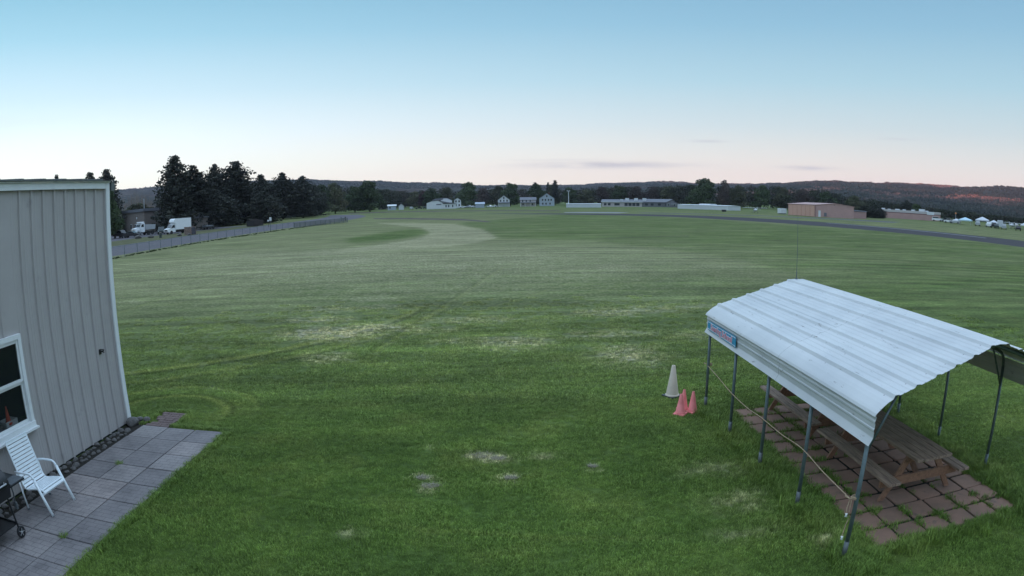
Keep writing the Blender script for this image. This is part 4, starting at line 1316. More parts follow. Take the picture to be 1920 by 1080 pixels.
# ------------------------------------------------------------------ picnic tables
def picnic(loc, label):
    t = thing('picnic_table', label, 'picnic table', loc, 0.012, 'picnic tables under the shelter')
    L = 1.22
    m = MB()
    for k_ in range(5):
        x = -.36 + k_ * .146
        m.bbox(x, x + .137, -L + random.uniform(-.008, .008), L + random.uniform(-.008, .008), .715, .755, .006)
    m.build('tabletop', M['wood_grey'], t)
    for sg in (-1, 1):
        m = MB()
        xb = sorted((sg * .60, sg * .84))
        w = (xb[1] - xb[0] - .01) / 2
        for k_ in range(2):
            m.bbox(xb[0] + k_ * (w + .01), xb[0] + k_ * (w + .01) + w, -L, L, .415, .455, .006)
        o = m.build('bench', M['wood_grey'], t)
        if sg > 0: o['label'] = 'pale grey bench board'
    for ye in (-.88, .88):
        for sg in (-1, 1):
            m = MB()
            m.bar((sg * .70, ye, .0), (sg * .24, ye, .714), .12, .038, up=(0, 1, 0))
            # bar: width across direction; make the board face along y
            m.v = [(a, b_, max(c_, 0.03)) for a, b_, c_ in m.v]
            m.build('leg', M['wood_red'], t)
        off = .04 if ye > 0 else -.04
        m = MB(); m.box(-.80, .80, ye + off - .019, ye + off + .019, .275, .413); m.build('cross_beam', M['wood_red'], t)
        m = MB(); m.box(-.34, .34, ye + off - .019, ye + off + .019, .61, .713); m.build('top_support', M['wood_red'], t)
        m = MB(); m.bar((0, ye * .93, .34), (0, ye * .35, .70), .09, .038, up=(0, 1, 1)); m.build('brace', M['wood_red'], t)
    return t


picnic((5.97, 7.92, .012), 'nearer weathered picnic table, its end showing below the shelter roof edge')
picnic((5.93, 10.60, .012), 'farther picnic table, mostly hidden beneath the shelter roof')

# ------------------------------------------------------------------ cones on the grass
cone('traffic_cone', 'tall faded cream cone standing on the lawn', .70, .155, .17, M['cone_cream'], M['car_black'], (3.44, 12.88, 0))
G_ = 'small orange cones in a cluster on the lawn'
cone('traffic_cone', 'front left small pink-orange cone in the cluster of three', .43, .105, .12, M['cone_pink'], M['cone_pink'], (3.31, 11.68, 0), G_)
cone('traffic_cone', 'middle small pink-orange cone, behind the other two of the cluster', .44, .10, .12, M['cone_pink'], M['cone_pink'], (3.44, 11.93, 0), G_)
cone('traffic_cone', 'right small pink-orange cone in the cluster of three', .43, .10, .12, M['cone_pink'], M['cone_pink'], (3.60, 11.80, 0), G_)

# ------------------------------------------------------------------ grass blades (stuff): patches scattered by geometry nodes
def patch_mesh(seed, size, count, h0, h1, w, lean=.5, clump=None):
    r = np.random.default_rng(seed)
    n = count
    if clump:
        a = r.uniform(0, 2 * np.pi, n); q_ = clump * np.sqrt(r.uniform(0, 1, n))
        x, y = q_ * np.cos(a), q_ * np.sin(a)
    else:
        x, y = r.uniform(-size / 2, size / 2, n), r.uniform(-size / 2, size / 2, n)
    h = r.uniform(h0, h1, n)
    a = r.uniform(0, 2 * np.pi, n)
    ln = r.uniform(.15, 1.0, n) * lean * h
    wd = w * r.uniform(.6, 1.2, n)
    dx, dy = np.cos(a), np.sin(a)
    px_, py_ = -dy, dx
    V = np.zeros((n, 5, 3))
    V[:, 0] = np.stack([x - px_ * wd / 2, y - py_ * wd / 2, 0 * x - .004], 1)
    V[:, 1] = np.stack([x + px_ * wd / 2, y + py_ * wd / 2, 0 * x - .004], 1)
    V[:, 2] = np.stack([x + px_ * wd * .4 + dx * ln * .35, y + py_ * wd * .4 + dy * ln * .35, h * .62], 1)
    V[:, 3] = np.stack([x - px_ * wd * .4 + dx * ln * .35, y - py_ * wd * .4 + dy * ln * .35, h * .62], 1)
    V[:, 4] = np.stack([x + dx * ln, y + dy * ln, h * .97], 1)
    me = bpy.data.meshes.new('grass_patch')
    o5 = np.arange(n)[:, None] * 5
    q4 = (o5 + np.array([[0, 1, 2, 3]])).tolist()
    t3 = (o5 + np.array([[3, 2, 4]])).tolist()
    me.from_pydata(V.reshape(-1, 3).tolist(), [], q4 + t3)
    at = me.attributes.new('vc', 'FLOAT', 'POINT')
    at.data.foreach_set('value', np.repeat(r.uniform(0, 1, n), 5).astype(np.float32))
    me.materials.append(M['blade'])
    return me


def scatter(name, label, pts, scl, protos):
    """pts Nx2; one stuff object instancing the patch meshes"""
    N = len(pts)
    th, tone = field_masks(pts[:, 0], pts[:, 1])
    me = bpy.data.meshes.new(name)
    me.from_pydata([(float(a), float(b_), 0.0) for a, b_ in pts], [], [])
    for nm, arr in (('thatch', th), ('tone', tone), ('scl', scl), ('rot', rng.uniform(0, 6.283, N))):
        at = me.attributes.new(nm, 'FLOAT', 'POINT')
        at.data.foreach_set('value', np.asarray(arr, np.float32))
    o = bpy.data.objects.new(name, me)
    col.objects.link(o)
    cc = bpy.data.collections.new('patch_sources_' + name)
    for p in protos:
        po_ = bpy.data.objects.new('grass_patch', p)
        cc.objects.link(po_)
    ng = bpy.data.node_groups.new('scatter_' + name, 'GeometryNodeTree')
    ng.interface.new_socket('Geometry', in_out='INPUT', socket_type='NodeSocketGeometry')
    ng.interface.new_socket('Geometry', in_out='OUTPUT', socket_type='NodeSocketGeometry')
    N_ = ng.nodes
    gi, go = N_.new('NodeGroupInput'), N_.new('NodeGroupOutput')
    m2p = N_.new('GeometryNodeMeshToPoints')
    ci = N_.new('GeometryNodeCollectionInfo'); ci.inputs['Collection'].default_value = cc
    ci.inputs['Separate Children'].default_value = True; ci.inputs['Reset Children'].default_value = True
    iop = N_.new('GeometryNodeInstanceOnPoints'); iop.inputs['Pick Instance'].default_value = True
    nr = N_.new('GeometryNodeInputNamedAttribute'); nr.data_type = 'FLOAT'; nr.inputs[0].default_value = 'rot'
    ns = N_.new('GeometryNodeInputNamedAttribute'); ns.data_type = 'FLOAT'; ns.inputs[0].default_value = 'scl'
    cx = N_.new('ShaderNodeCombineXYZ')
    L = ng.links
    L.new(gi.outputs[0], m2p.inputs[0])
    L.new(m2p.outputs[0], iop.inputs['Points'])
    L.new(ci.outputs[0], iop.inputs['Instance'])
    L.new(nr.outputs[0], cx.inputs[2])
    L.new(cx.outputs[0], iop.inputs['Rotation'])
    L.new(ns.outputs[0], iop.inputs['Scale'])
    L.new(iop.outputs[0], go.inputs[0])
    md = o.modifiers.new('scatter', 'NODES')
    md.node_group = ng
    tag(o, label, 'grass', kind='stuff')
    return o


def free(P, pad=0.0):
    x, y = P[:, 0], P[:, 1]
    ok = np.ones(len(P), bool)
    ok &= ~((x < -5.58 - .02 + pad + .05 * np.sin(y * 3.1) + .04 * np.sin(y * 7.7)) & (y < 10.56))
    ok &= ~((x < -7.7) & (y < 10.9))
    ok &= ~((x > -7.62 - pad) & (x < -6.90 + pad) & (y > 10.3) & (y < 11.47 + pad))
    dr = .017 * (11.5 - y) / .491
    ok &= ~((x > 4.36 + dr - pad) & (x < 7.27 + dr + pad) & (y > 5.86 - pad) & (y < 11.72 + pad))
    return ok


def grid_pts(y0, y1, step, jit=.35, wide=1.25, extra=3.0):
    out = []
    for y in np.arange(y0, y1, step):
        w = wide * y + extra
        xs = np.arange(-w, w, step)
        out.append(np.stack([xs, np.full_like(xs, y)], 1))
    P = np.concatenate(out)
    return P + rng.uniform(-jit, jit, P.shape) * step


near_protos = [patch_mesh(100 + i, .30, 380, .014, .040, .0058, 1.0) for i in range(8)]
P = grid_pts(3.6, 13.0, .20)
P = P[free(P, .11)]
scatter('lawn_grass', 'short green lawn grass between the patio and the shelter', P, (.62 + .75 * vnoise(P[:, 0] / .55, P[:, 1] / .55, 31)) * rng.uniform(.85, 1.15, len(P)), near_protos)
# finer coverage right up to edges
edge_protos = [patch_mesh(200 + i, .1, 26, .025, .065, .0065, 1.0, clump=.055) for i in range(6)]
E_ = []
for _ in range(2200):
    s = random.random()
    if s < .45: E_.append((-5.56 + random.uniform(-.05, .14), random.uniform(3.6, 10.6)))
    elif s < .55: E_.append((random.uniform(-6.9, -5.5), 10.6 + random.uniform(0, .12)))
    elif s < .62: E_.append((random.choice((-7.66, -6.86)) + random.uniform(-.06, .06), random.uniform(10.6, 11.5)))
    elif s < .66: E_.append((random.uniform(-7.6, -6.9), 11.5 + random.uniform(0, .1)))
    else:
        tt = random.random(); y_ = 5.75 + 6.1 * random.random(); dr = .017 * (11.5 - y_) / .491
        e = random.choice((0, 0, 1, 1, 2, 3))
        if e == 0: E_.append((4.34 + dr + random.uniform(-.12, .04), y_))
        elif e == 1: E_.append((7.29 + dr + random.uniform(-.04, .12), y_))
        elif e == 2: E_.append((random.uniform(4.5, 7.5), 5.84 + random.uniform(-.1, .05)))
        else: E_.append((random.uniform(4.3, 7.3), 11.74 + random.uniform(-.05, .1)))
E_ = np.array(E_)
scatter('edge_grass', 'ragged grass growing over the edges of the paving', E_, rng.uniform(.7, 1.4, len(E_)), edge_protos)
# taller unmown grass around the shelter posts
tall = [patch_mesh(300 + i, .2, 120, .05, .15, .0075, .9, clump=.13) for i in range(5)]
T_ = []
for _ in range(1500):
    y_ = random.uniform(5.4, 12.2)
    if random.random() < .55:
        x_ = random.gauss(4.15, .14)
        if y_ > 10.5: x_ = random.gauss(4.05, .15)
    else:
        x_ = random.gauss(7.75, .16)
    dr = .017 * (11.5 - y_) / .491
    if 4.36 + dr < x_ < 7.28 + dr: continue
    T_.append((x_, y_))
for yb in YB:
    for _ in range(16):
        T_.append((3.945 + random.gauss(0, .10), 8.87 + yb + random.gauss(0, .10)))
for _ in range(110):
    T_.append((random.uniform(4.5, 7.6), 5.74 + random.gauss(0, .08)))
T_ = np.array(T_)
scatter('tall_grass', 'longer unmown grass along the shelter posts', T_, rng.uniform(.45, 1.15, len(T_)), tall)
# tufts in the paver joints
J = []
for r in range(12):
    for c_ in range(7):
        gx, gy = 4.60 + (c_ - .5) * .487 + .017 * r, 11.50 - (r - .0) * .491
        edge = (c_ in (0, 1, 6)) or r > 9 or r < 4
        for k_ in range(5 if edge else 2):
            if random.random() < (.75 if edge else .35):
                J.append((gx + random.uniform(-.02, .02), gy + random.uniform(-.24, .24)))
        for k_ in range(4 if edge else 1):
            if random.random() < (.7 if edge else .3):
                J.append((gx + random.uniform(0, .45), gy - .245 + random.uniform(-.02, .02)))
J = np.array(J)
J = np.concatenate([J, J + rng.uniform(-.03, .03, J.shape)])
scatter('joint_grass', 'small grass tufts growing in the joints between the red pavers', J, rng.uniform(.7, 1.9, len(J)), edge_protos)
# farther lawn: bigger, coarser patches
far_protos = [patch_mesh(400 + i, .40, 190, .02, .042, .011, 1.1) for i in range(6)]
P = grid_pts(12.6, 30, .27)
P = P[free(P, .3)]
P = P[rng.uniform(0, 1, len(P)) < np.clip((28 - np.hypot(P[:, 0], P[:, 1])) / 14, 0, 1)]
scatter('field_grass', 'mown field grass beyond the shelter', P, rng.uniform(.85, 1.2, len(P)), far_protos)
# weeds in the patio joints
for (x, y, lb) in ((-6.90, 8.52, 'small weed tuft in a patio joint, the one farther from the camera'), (-6.24, 5.85, 'small weed tuft in a patio joint near the barbecue grill')):
    m_ = patch_mesh(int(900 + y * 10), .2, 150, .03, .09, .006, 1.1, clump=.09)
    o = bpy.data.objects.new('weed_tuft', m_); col.objects.link(o); o.location = (x, y, .012)
    tag(o, lb, 'weed')
# heaps of dry clippings
M['clipping'] = mat('dry_clippings', (0.17, 0.15, 0.105), .95, .4, 60, c2=(0.36, 0.32, 0.25))
for i, (x, y, s, lb) in enumerate(((-.53, 9.88, .13, 'largest clump of dry grass clippings in the middle of the near lawn'), (-.27, 9.74, .10, 'flatter dry clippings clump touching the right side of the largest one'),
                                   (-1.27, 8.66, .09, 'dry clippings clump, lower of the two left of centre on the near lawn'), (-1.42, 8.95, .07, 'dry clippings clump, upper of the two left of centre on the near lawn'),
                                   (-.06, 8.95, .07, 'small dry clippings clump by itself below the largest one'), (1.24, 9.31, .05, 'tiny dry clippings clump right of the largest one'))):
    m_ = patch_mesh(700 + i, .2, 260, .008, .04, .0045, 3.5, clump=s * 1.2)
    m_.materials.clear(); m_.materials.append(M['clipping'])
    o = bpy.data.objects.new('clippings_clump', m_); col.objects.link(o); o.location = (x, y, .022); o.scale = (1.2, .8, 1)
    tag(o, lb, 'grass clippings')


# ------------------------------------------------------------------ chain link fence beside the road
mf, nt, b = newmat('chain_link')
tcn = nd(nt.nodes, 'ShaderNodeTexCoord')
b.inputs['Base Color'].default_value = (.22, .22, .25, 1); b.inputs['Roughness'].default_value = .5; b.inputs['Metallic'].default_value = .4
b.inputs['Alpha'].default_value = .15
M['wire'] = mf
def fence(name, label, P, step, hgt, rail_mat, dense=False):
    f = thing(name, label, 'fence', (P[0][0], P[0][1], 0))
    o0 = Vector((P[0][0], P[0][1], 0))
    segs = []
    for (a, b_) in zip(P, P[1:]):
        a, b_ = Vector((a[0], a[1], 0)), Vector((b_[0], b_[1], 0))
        L = (b_ - a).length
        n = max(1, round(L / step))
        for i in range(n):
            segs.append((a.lerp(b_, i / n) - o0, a.lerp(b_, (i + 1) / n) - o0))
    m0 = MB(); m0.tube([(0, 0, -.1), (0, 0, hgt + .03)], .035, 8); pm = m0.mesh('post', M['galv'])
    for i, (a, b_) in enumerate(segs + [(segs[-1][1], None)]):
        o = bpy.data.objects.new('post', pm); col.objects.link(o); o.parent = f; o.location = a
    m = MB()
    for (a, b_) in segs: m.tube([a + Vector((0, 0, hgt)), b_ + Vector((0, 0, hgt))], .024, 6)
    m.build('top_rail', rail_mat, f)
    m = MB()
    for (a, b_) in segs:
        d_ = (b_ - a).normalized(); nn = Vector((-d_.y, d_.x, 0)) * .004
        m.add([a + Vector((0, 0, .03)) + nn, b_ + Vector((0, 0, .03)) + nn, b_ + Vector((0, 0, hgt - .03)) + nn, a + Vector((0, 0, hgt - .03)) + nn], [(0, 1, 2, 3)])
    m.build('wire_mesh', M['wire'], f)
    if dense:
        m = MB()
        for (a, b_) in segs:
            L = (b_ - a).length; n = int(L / .55)
            for i in range(n):
                p = a.lerp(b_, (i + .5) / n); m.box(p.x - .025, p.x + .025, p.y - .2, p.y + .2, .05, hgt - .05)
        m.build('slat', M['galv_light'], f)
    return f
fence('chain_link_fence', 'long grey chain link fence between the road and the field', [(-43.3, 34), (-43.6, 58), (-44.4, 85), (-43.6, 122)], 3.05, 1.25, M['galv'])
fence('railing_fence', 'paler railing at the far end of the chain link fence', [(-43.6, 122.4), (-41, 140), (-39.4, 150)], 2.6, 1.15, M['galv_light'], dense=True)
# weeds along the fence foot
W_ = []
for _ in range(420):
    t_ = random.random(); y_ = 40 + t_ * 105
    W_.append((-43.5 + random.gauss(0, .25) - .9 * math.exp(-((y_ - 85) / 20) ** 2), y_))
weed_p = [patch_mesh(500 + i, .5, 200, .15, .38, .04, .7, clump=.4) for i in range(4)]
M['rough_grass'] = mat('rough_grass', (0.065, 0.085, 0.035), .9, .3, .6)
for p_ in weed_p:
    p_.materials.clear(); p_.materials.append(M['rough_grass'])
W_ = np.array(W_)
scatter('fence_weeds', 'rough grass along the foot of the chain link fence', W_, rng.uniform(.12, .5, len(W_)), weed_p)


# ------------------------------------------------------------------ trees
def leaf_quads(centres, radii, n, size, seed, up=0.35, squash=.8, vcfun=None):
    """leaf sprays on the shells of clumps; vectorised. centres Kx3, radii K"""
    r = np.random.default_rng(seed)
    C = np.array(centres); Ra = np.array(radii)
    w = Ra ** 2; w = w / w.sum()
    k = r.choice(len(C), n, p=w)
    d = r.normal(size=(n, 3)); d /= np.linalg.norm(d, axis=1)[:, None]
    d[:, 2] = np.where(d[:, 2] < -up, -d[:, 2], d[:, 2])
    rad = Ra[k] * r.uniform(.55, 1.08, n) ** .6
    p = C[k] + d * rad[:, None] * np.array([1, 1, squash])
    a = r.normal(size=(n, 3)); a /= np.linalg.norm(a, axis=1)[:, None]
    nrm = d + a * .9
    nrm /= np.linalg.norm(nrm, axis=1)[:, None]
    t1 = np.cross(nrm, r.normal(size=(n, 3))); t1 /= np.linalg.norm(t1, axis=1)[:, None]
    t2 = np.cross(nrm, t1)
    s = size * r.uniform(.5, 1.3, n)
    V = np.stack([p + (t1 * 1.0) * s[:, None], p + (t2 * .62 + t1 * .2) * s[:, None], p - t1 * s[:, None] * .8, p - (t2 * .7 - t1 * .1) * s[:, None]], 1)
    cl_v = r.uniform(0, 1, len(C))
    vc = np.clip(cl_v[k] * .55 + r.uniform(0, .45, n), 0, 1)
    return V, vc


def leaves_mesh(name, V, vc, mt):
    n = len(V)
    me = bpy.data.meshes.new(name)
    me.from_pydata(V.reshape(-1, 3).tolist(), [], (np.arange(n)[:, None] * 4 + np.array([[0, 1, 2, 3]])).tolist())
    at = me.attributes.new('vc', 'FLOAT', 'POINT')
    at.data.foreach_set('value', np.repeat(vc, 4).astype(np.float32))
    me.materials.append(mt)
    return me


def limb_mesh(H, r0, seed, mt, ntop=9, spread=.28, zlo=.25, zhi=.85, lean=.25):
    r = random.Random(seed)
    m = MB()
    pts = [(r.uniform(-.01, .01) * H * i, r.uniform(-.01, .01) * H * i, H * .9 * i / 5) for i in range(6)]
    m.tube(pts, [r0 * (1 - .17 * i) for i in range(6)], 8)
    for i in range(ntop):
        z = H * (zlo + (zhi - zlo) * i / ntop); a = r.uniform(0, 6.28)
        L = H * spread * (1.1 - .6 * i / ntop)
        p0 = Vector((0, 0, z)); p2 = Vector((math.cos(a) * L, math.sin(a) * L, z + L * r.uniform(.3, .9)))
        m.tube(arc(p0, (p0 + p2) / 2 - Vector((0, 0, L * .1)), p2, 4), [r0 * .35 * (1 - .2 * j) for j in range(5)], 5)
    return m.mesh('trunk', mt)


def decid(seed, mt, H=14, W=13, n=5200, leaf=.46, skirt=.06, lobes=24):
    r = random.Random(seed)
    C, Ra = [], []
    for i in range(lobes):
        a = r.uniform(0, 6.28); u = r.random()
        z = skirt + (0.97 - skirt) * (i + .5) / lobes
        # ovoid envelope
        env = math.sin(math.pi * min(1, max(0, (z - skirt * .3) / (1.02 - skirt * .3))) ** .75) ** .6
        q_ = env * math.sqrt(u) * .36 * W
        rd = r.uniform(.15, .24) * W * (.6 + .4 * env)
        C.append((math.cos(a) * q_, math.sin(a) * q_, max(rd * .7, z * H - rd * .4)))
        Ra.append(rd)
    C.append((0, 0, H * .55)); Ra.append(W * .3)
    V, vc = leaf_quads(C, Ra, n, leaf, seed)
    V[:, :, 2] = np.maximum(V[:, :, 2], .3)
    return leaves_mesh('crown', V, vc, mt), limb_mesh(H, .28, seed, M['bark'])


def pine(seed, H=20, W=9.5, n=9000, leaf=.36, base=.06, top=1.0, irreg=.35, kind='cone'):
    """layered dark conifer: branch tiers with upturned ragged tips"""
    r = np.random.default_rng(seed)
    C, Ra = [], []
    z = base * H
    while z < H * .985:
        u = (z / H - base) / (1 - base)
        env = (1 - u) ** .46 if kind == 'cone' else (math.sin(math.pi * min(1, u * .80 + .20)) ** .5) * (1 - u ** 6) ** .8
        rr0 = W / 2 * env * (1 + r.uniform(-.15, .15)) + .25
        nb = max(4, int(10 * env + 2))
        a0 = r.uniform(0, 6.28)
        for k_ in range(nb):
            a = a0 + k_ * 6.283 / nb + r.uniform(-.3, .3)
            L = rr0 * (1 + r.uniform(-irreg, irreg * .7))
            for f_ in np.arange(.3, 1.01, .23 if L > 2 else .5):
                C.append((math.cos(a) * L * f_, math.sin(a) * L * f_, z + (f_ ** 2) * L * .22 + r.uniform(-.2, .2) - .35 * L * f_ * .5))
                Ra.append((.5 + .28 * L * .25) * (1.15 - .5 * f_) + .22)
        z += H * .047 * (1.1 - .4 * u)
    C += [(0, 0, H * .95), (.5, .3, H * .92), (-.5, -.2, H * .91)]; Ra += [.75, .7, .7]
    V, vc = leaf_quads(C, Ra, n, leaf, seed, up=.9, squash=.62)
    V[:, :, 2] = np.maximum(V[:, :, 2], .4)
    return leaves_mesh('crown', V, vc, M['pine']), limb_mesh(H, .3, seed, M['bark'], 10, .16, .12, .9)


PROTO = {}
def proto(kind):
    if kind in PROTO: return PROTO[kind]
    k, i = kind
    if k == 'pine': r_ = pine(20 + i, 20, [11.0, 9.5, 12][i], 14000, .32, [.04, .05, .04][i], kind='round' if i else 'cone'); s = (20, [11, 9.5, 12][i])
    elif k == 'round': r_ = pine(40 + i, 16, 10, 11000, .32, .05, irreg=.3, kind='round'); s = (16, 10)
    elif k == 'spire': r_ = pine(60 + i, 19, 5.5, 2600, .42, .35, irreg=.5); s = (19, 5.5)
    else:
        mt = {'green': M['green'], 'olive': M['olive'], 'brown': M['brown'], 'maroon': M['maroon']}[k]
        n = 3800 if k == 'brown' else 5200
        r_ = decid(80 + i * 7 + len(k), mt, 14, 13, n, .40 if k != 'brown' else .36); s = (14, 13)
    PROTO[kind] = (r_, s)
    return PROTO[kind]


def tree(kind, x, y, H, W, label, group=None, name=None, rz=None):
    (cm, tm), (h0, w0) = proto(kind)
    W = W * {'pine': 1.28, 'round': 1.22, 'spire': .8}.get(kind[0], 1.22)
    H = H * {'pine': 1.0, 'round': 1.0, 'spire': 1.0}.get(kind[0], 1.06)
    nm = name or {'pine': 'pine_tree', 'round': 'pine_tree', 'spire': 'conifer_tree'}.get(kind[0], 'deciduous_tree')
    t = thing(nm, label, 'tree', (x, y, -.05), random.uniform(0, 6.28) if rz is None else rz, group)
    t.scale = (W / w0, W / w0, H / h0)
    for n_, me in (('crown', cm), ('trunk', tm)):
        o = bpy.data.objects.new(n_, me); col.objects.link(o); o.parent = t
    return t


GP = 'dark pines along the road'
tree(('pine', 0), -85.6, 144.5, 19.6, 9.8, 'tallest dark pine, behind the white box truck', GP)
tree(('pine', 1), -83.0, 150.5, 17.0, 9.6, 'dark pine close against the right side of the tallest one', GP)
tree(('pine', 2), -92.5, 182.6, 19.6, 10.5, 'dark pine left of the twin-topped pair, after the gap of sky', GP)
tree(('pine', 0), -84.2, 181.4, 19.6, 13, 'broad dark pine with a rugged top, right of the middle gap', GP)
tree(('round', 0), -92.5, 222.2, 17.3, 11, 'round-topped dark pine starting the lower right clump', GP)
tree(('round', 1), -86.6, 230.4, 17.8, 12, 'round-topped dark pine, highest of the lower right clump', GP)
tree(('round', 0), -81.1, 238.8, 16.5, 12, 'dark pine sloping down at the right end of the lower clump', GP)
tree(('round', 1), -84.0, 262, 13.0, 10, 'low dark pine under the ridge end, right of the lower clump', GP)
tree(('round', 0), -93, 205, 13.5, 12, 'low dark pine filling between the broad pine and the lower clump', GP)
tree(('round', 1), -104, 176, 12, 11, 'low dark pine behind the two tallest pines', GP)
tree(('pine', 1), -92, 158, 10.5, 9, 'short dark pine standing right behind the box truck', GP)
tree(('round', 0), -84, 168, 10, 10, 'short dark pine over the tan shed', GP)
tree(('round', 1), -73, 178, 9.5, 9, 'short dark pine behind the dark container', GP)
GL = 'pines showing above the building roof'
tree(('pine', 2), -145.3, 137.4, 19.1, 7, 'leftmost pine tip showing above the building roof', GL)
tree(('round', 0), -133.8, 148.6, 19.3, 6.5, 'small round pine top above the middle of the building roof', GL)
tree(('pine', 1), -125.1, 156.0, 19.2, 9, 'ragged pine top above the building roof near its corner', GL)
tree(('pine', 0), -117.3, 154.8, 19.3, 9, 'pine with a bushy top rising beside the building corner', GL)
tree(('green', 0), -90.3, 120.3, 11.0, 6.0, 'green leafy tree just right of the building corner')
tree(('olive', 1), -122, 182, 8.6, 14, 'low green crown behind the tan building')
tree(('olive', 0), -116, 190, 9.0, 12, 'low green crown between the tan building and the tallest pine')
# bare saplings against the sky
t = thing('bare_thicket', 'thicket of bare pale saplings catching the dawn light, above the tan building', 'saplings', (-129.5, 190, 0))
rb = random.Random(3)
m = MB()
for i in range(150):
    x, y = rb.uniform(-10, 10), rb.uniform(-4, 4)
    h = rb.uniform(9, 14.5) * (1 - .25 * abs(x) / 10)
    a = rb.uniform(-.6, .6)
    m.tube([(x, y, 0), (x + a * .3, y, h * .5), (x + a, y + rb.uniform(-.4, .4), h)], [.09, .06, .02], 4, cap=False)
    for k_ in range(5):
        z = h * rb.uniform(.5, .92); d_ = rb.choice((-1, 1)) * rb.uniform(.3, 1.0)
        m.tube([(x + a * z / h, y, z), (x + a * z / h + d_, y + rb.uniform(-.3, .3), z + abs(d_) * rb.uniform(1.0, 2.2))], [.035, .012], 3, cap=False)
m.build('stem', M['twig'], t)

GR = 'leafy trees behind the far side of the field'
for (k, i, x, y, h, w, lb) in (
    ('green', 1, -97.7, 315.2, 14.6, 12, 'green tree at the left end of the leafy row, next to the dark pines'),
    ('olive', 1, -90.0, 317.5, 15.2, 12, 'olive green tree, second from the dark pines in the leafy row'),
    ('green', 2, -84.6, 338.6, 13.7, 12, 'green tree, third from the dark pines in the leafy row'),
    ('green', 0, -76.7, 340.8, 16.0, 15, 'broad dark green tree left of the small gambrel barn'),
    ('brown', 0, -99.3, 510, 14.9, 14, 'brownish budding tree just right of the small gambrel barn'),
    ('brown', 1, -90.3, 525, 13.5, 14, 'lower brownish tree, second right of the small gambrel barn'),
    ('olive', 0, -78.4, 513, 12.5, 14, 'low olive tree left of the white airfield building'),
    ('maroon', 0, -68.5, 505, 12.6, 10, 'dark maroon tree above the left edge of the white airfield building'),
    ('green', 1, -61.9, 500, 14.6, 14, 'green tree above the grey roofs of the white airfield building'),
    ('olive', 2, -50.9, 510, 15.2, 14, 'olive tree right behind the white airfield building'),
    ('green', 0, -29.3, 429, 16.2, 15, 'big round dark green tree between the white building and the houses'),
    ('brown', 2, -20.9, 510, 14.5, 14, 'pale brown tree behind the small grey-blue sheds'),
    ('olive', 1, -11.2, 505, 15.2, 14, 'olive tree behind the leftmost house'),
    ('green', 2, -.3, 462, 16.2, 13.5, 'round dark green tree between the leftmost and the low house'),
    ('green', 1, 19.5, 476, 15.5, 13, 'dark tree between the low house and the tall white house'),
    ('olive', 0, 33.5, 505, 15.5, 12, 'olive tree rising behind the tall white house'),
    ('green', 1, 46.9, 497, 13.3, 14, 'green tree right of the white mast'),
    ('olive', 2, 59.4, 496, 11.8, 13, 'low olive tree above the long white shed'),
    ('brown', 0, 69.0, 475, 13.3, 14, 'brownish tree above the left end of the school'),
    ('green', 2, 80.9, 473, 14.3, 14, 'green tree above the middle of the school'),
    ('brown', 1, 92.8, 471, 13.8, 14, 'tall brownish tree above the right half of the school'),
    ('brown', 2, 106.6, 468, 13.9, 14, 'brownish tree above the right end of the school'),
    ('olive', 1, 117.1, 458, 13.5, 14, 'olive tree left of the tallest wide tree on the right'),
    ('green', 0, 122.2, 391, 17.6, 19, 'widest and tallest leafy tree, behind the right white hangar'),
    ('brown', 0, 135.1, 387, 16.8, 8.5, 'thin open-crowned tree right beside the tallest wide tree'),
    ('olive', 0, 144.3, 384, 13.7, 13, 'olive tree right of the thin open-crowned tree'),
    ('green', 1, 157.3, 378, 14.2, 13, 'green tree midway between the white and the pink hangar'),
    ('olive', 2, 170.3, 373, 13.6, 12.5, 'olive tree above the left end of the pink hangar'),
    ('brown', 1, 178.6, 358, 12.5, 12.5, 'brownish tree above the peach door of the pink hangar'),
    ('green', 2, 186.6, 340, 11.5, 12, 'green tree above the right half of the pink hangar'),
    ('olive', 1, 196, 322, 9.6, 11, 'lower olive tree behind the right corner of the pink hangar')):
    tree((k, i), x, y, h, w, lb, GR)
tree(('round', 1), 145.7, 262.2, 7.1, 6.5, 'small dark evergreen behind the roof of the pink hangar')
for (x, y, h, w, lb) in ((131.5, 208, 4.4, 5.0, 'dark shrub touching the right corner of the pink hangar'), (134, 204, 4.2, 4.6, 'middle dark shrub between the two pink hangars'), (138, 206, 4.0, 4.4, 'dark shrub beside the left end of the low pink hangar')):
    tree(('round', 0), x, y, h, w, lb, 'dark shrubs between the pink hangars', name='evergreen_shrub')
tree(('round', 0), 177.9, 241.6, 8.1, 7.5, 'dark pine standing above the low pink hangar roof')
tree(('green', 0), 166.5, 218, 6.0, 6.5, 'small green tree behind the right end of the low pink hangar')
for (x, y, h, w, lb) in ((19.3, 499.6, 18.6, 6.0, 'left spire-topped conifer above the low house'), (30.5, 519, 19.0, 4.5, 'thin spire conifer above the tall white house'), (34.7, 498.8, 20.1, 7.0, 'bushy-topped tall conifer right of the thin spire')):
    tree(('spire', 0), x, y, h, w, lb, 'spire conifers behind the houses')


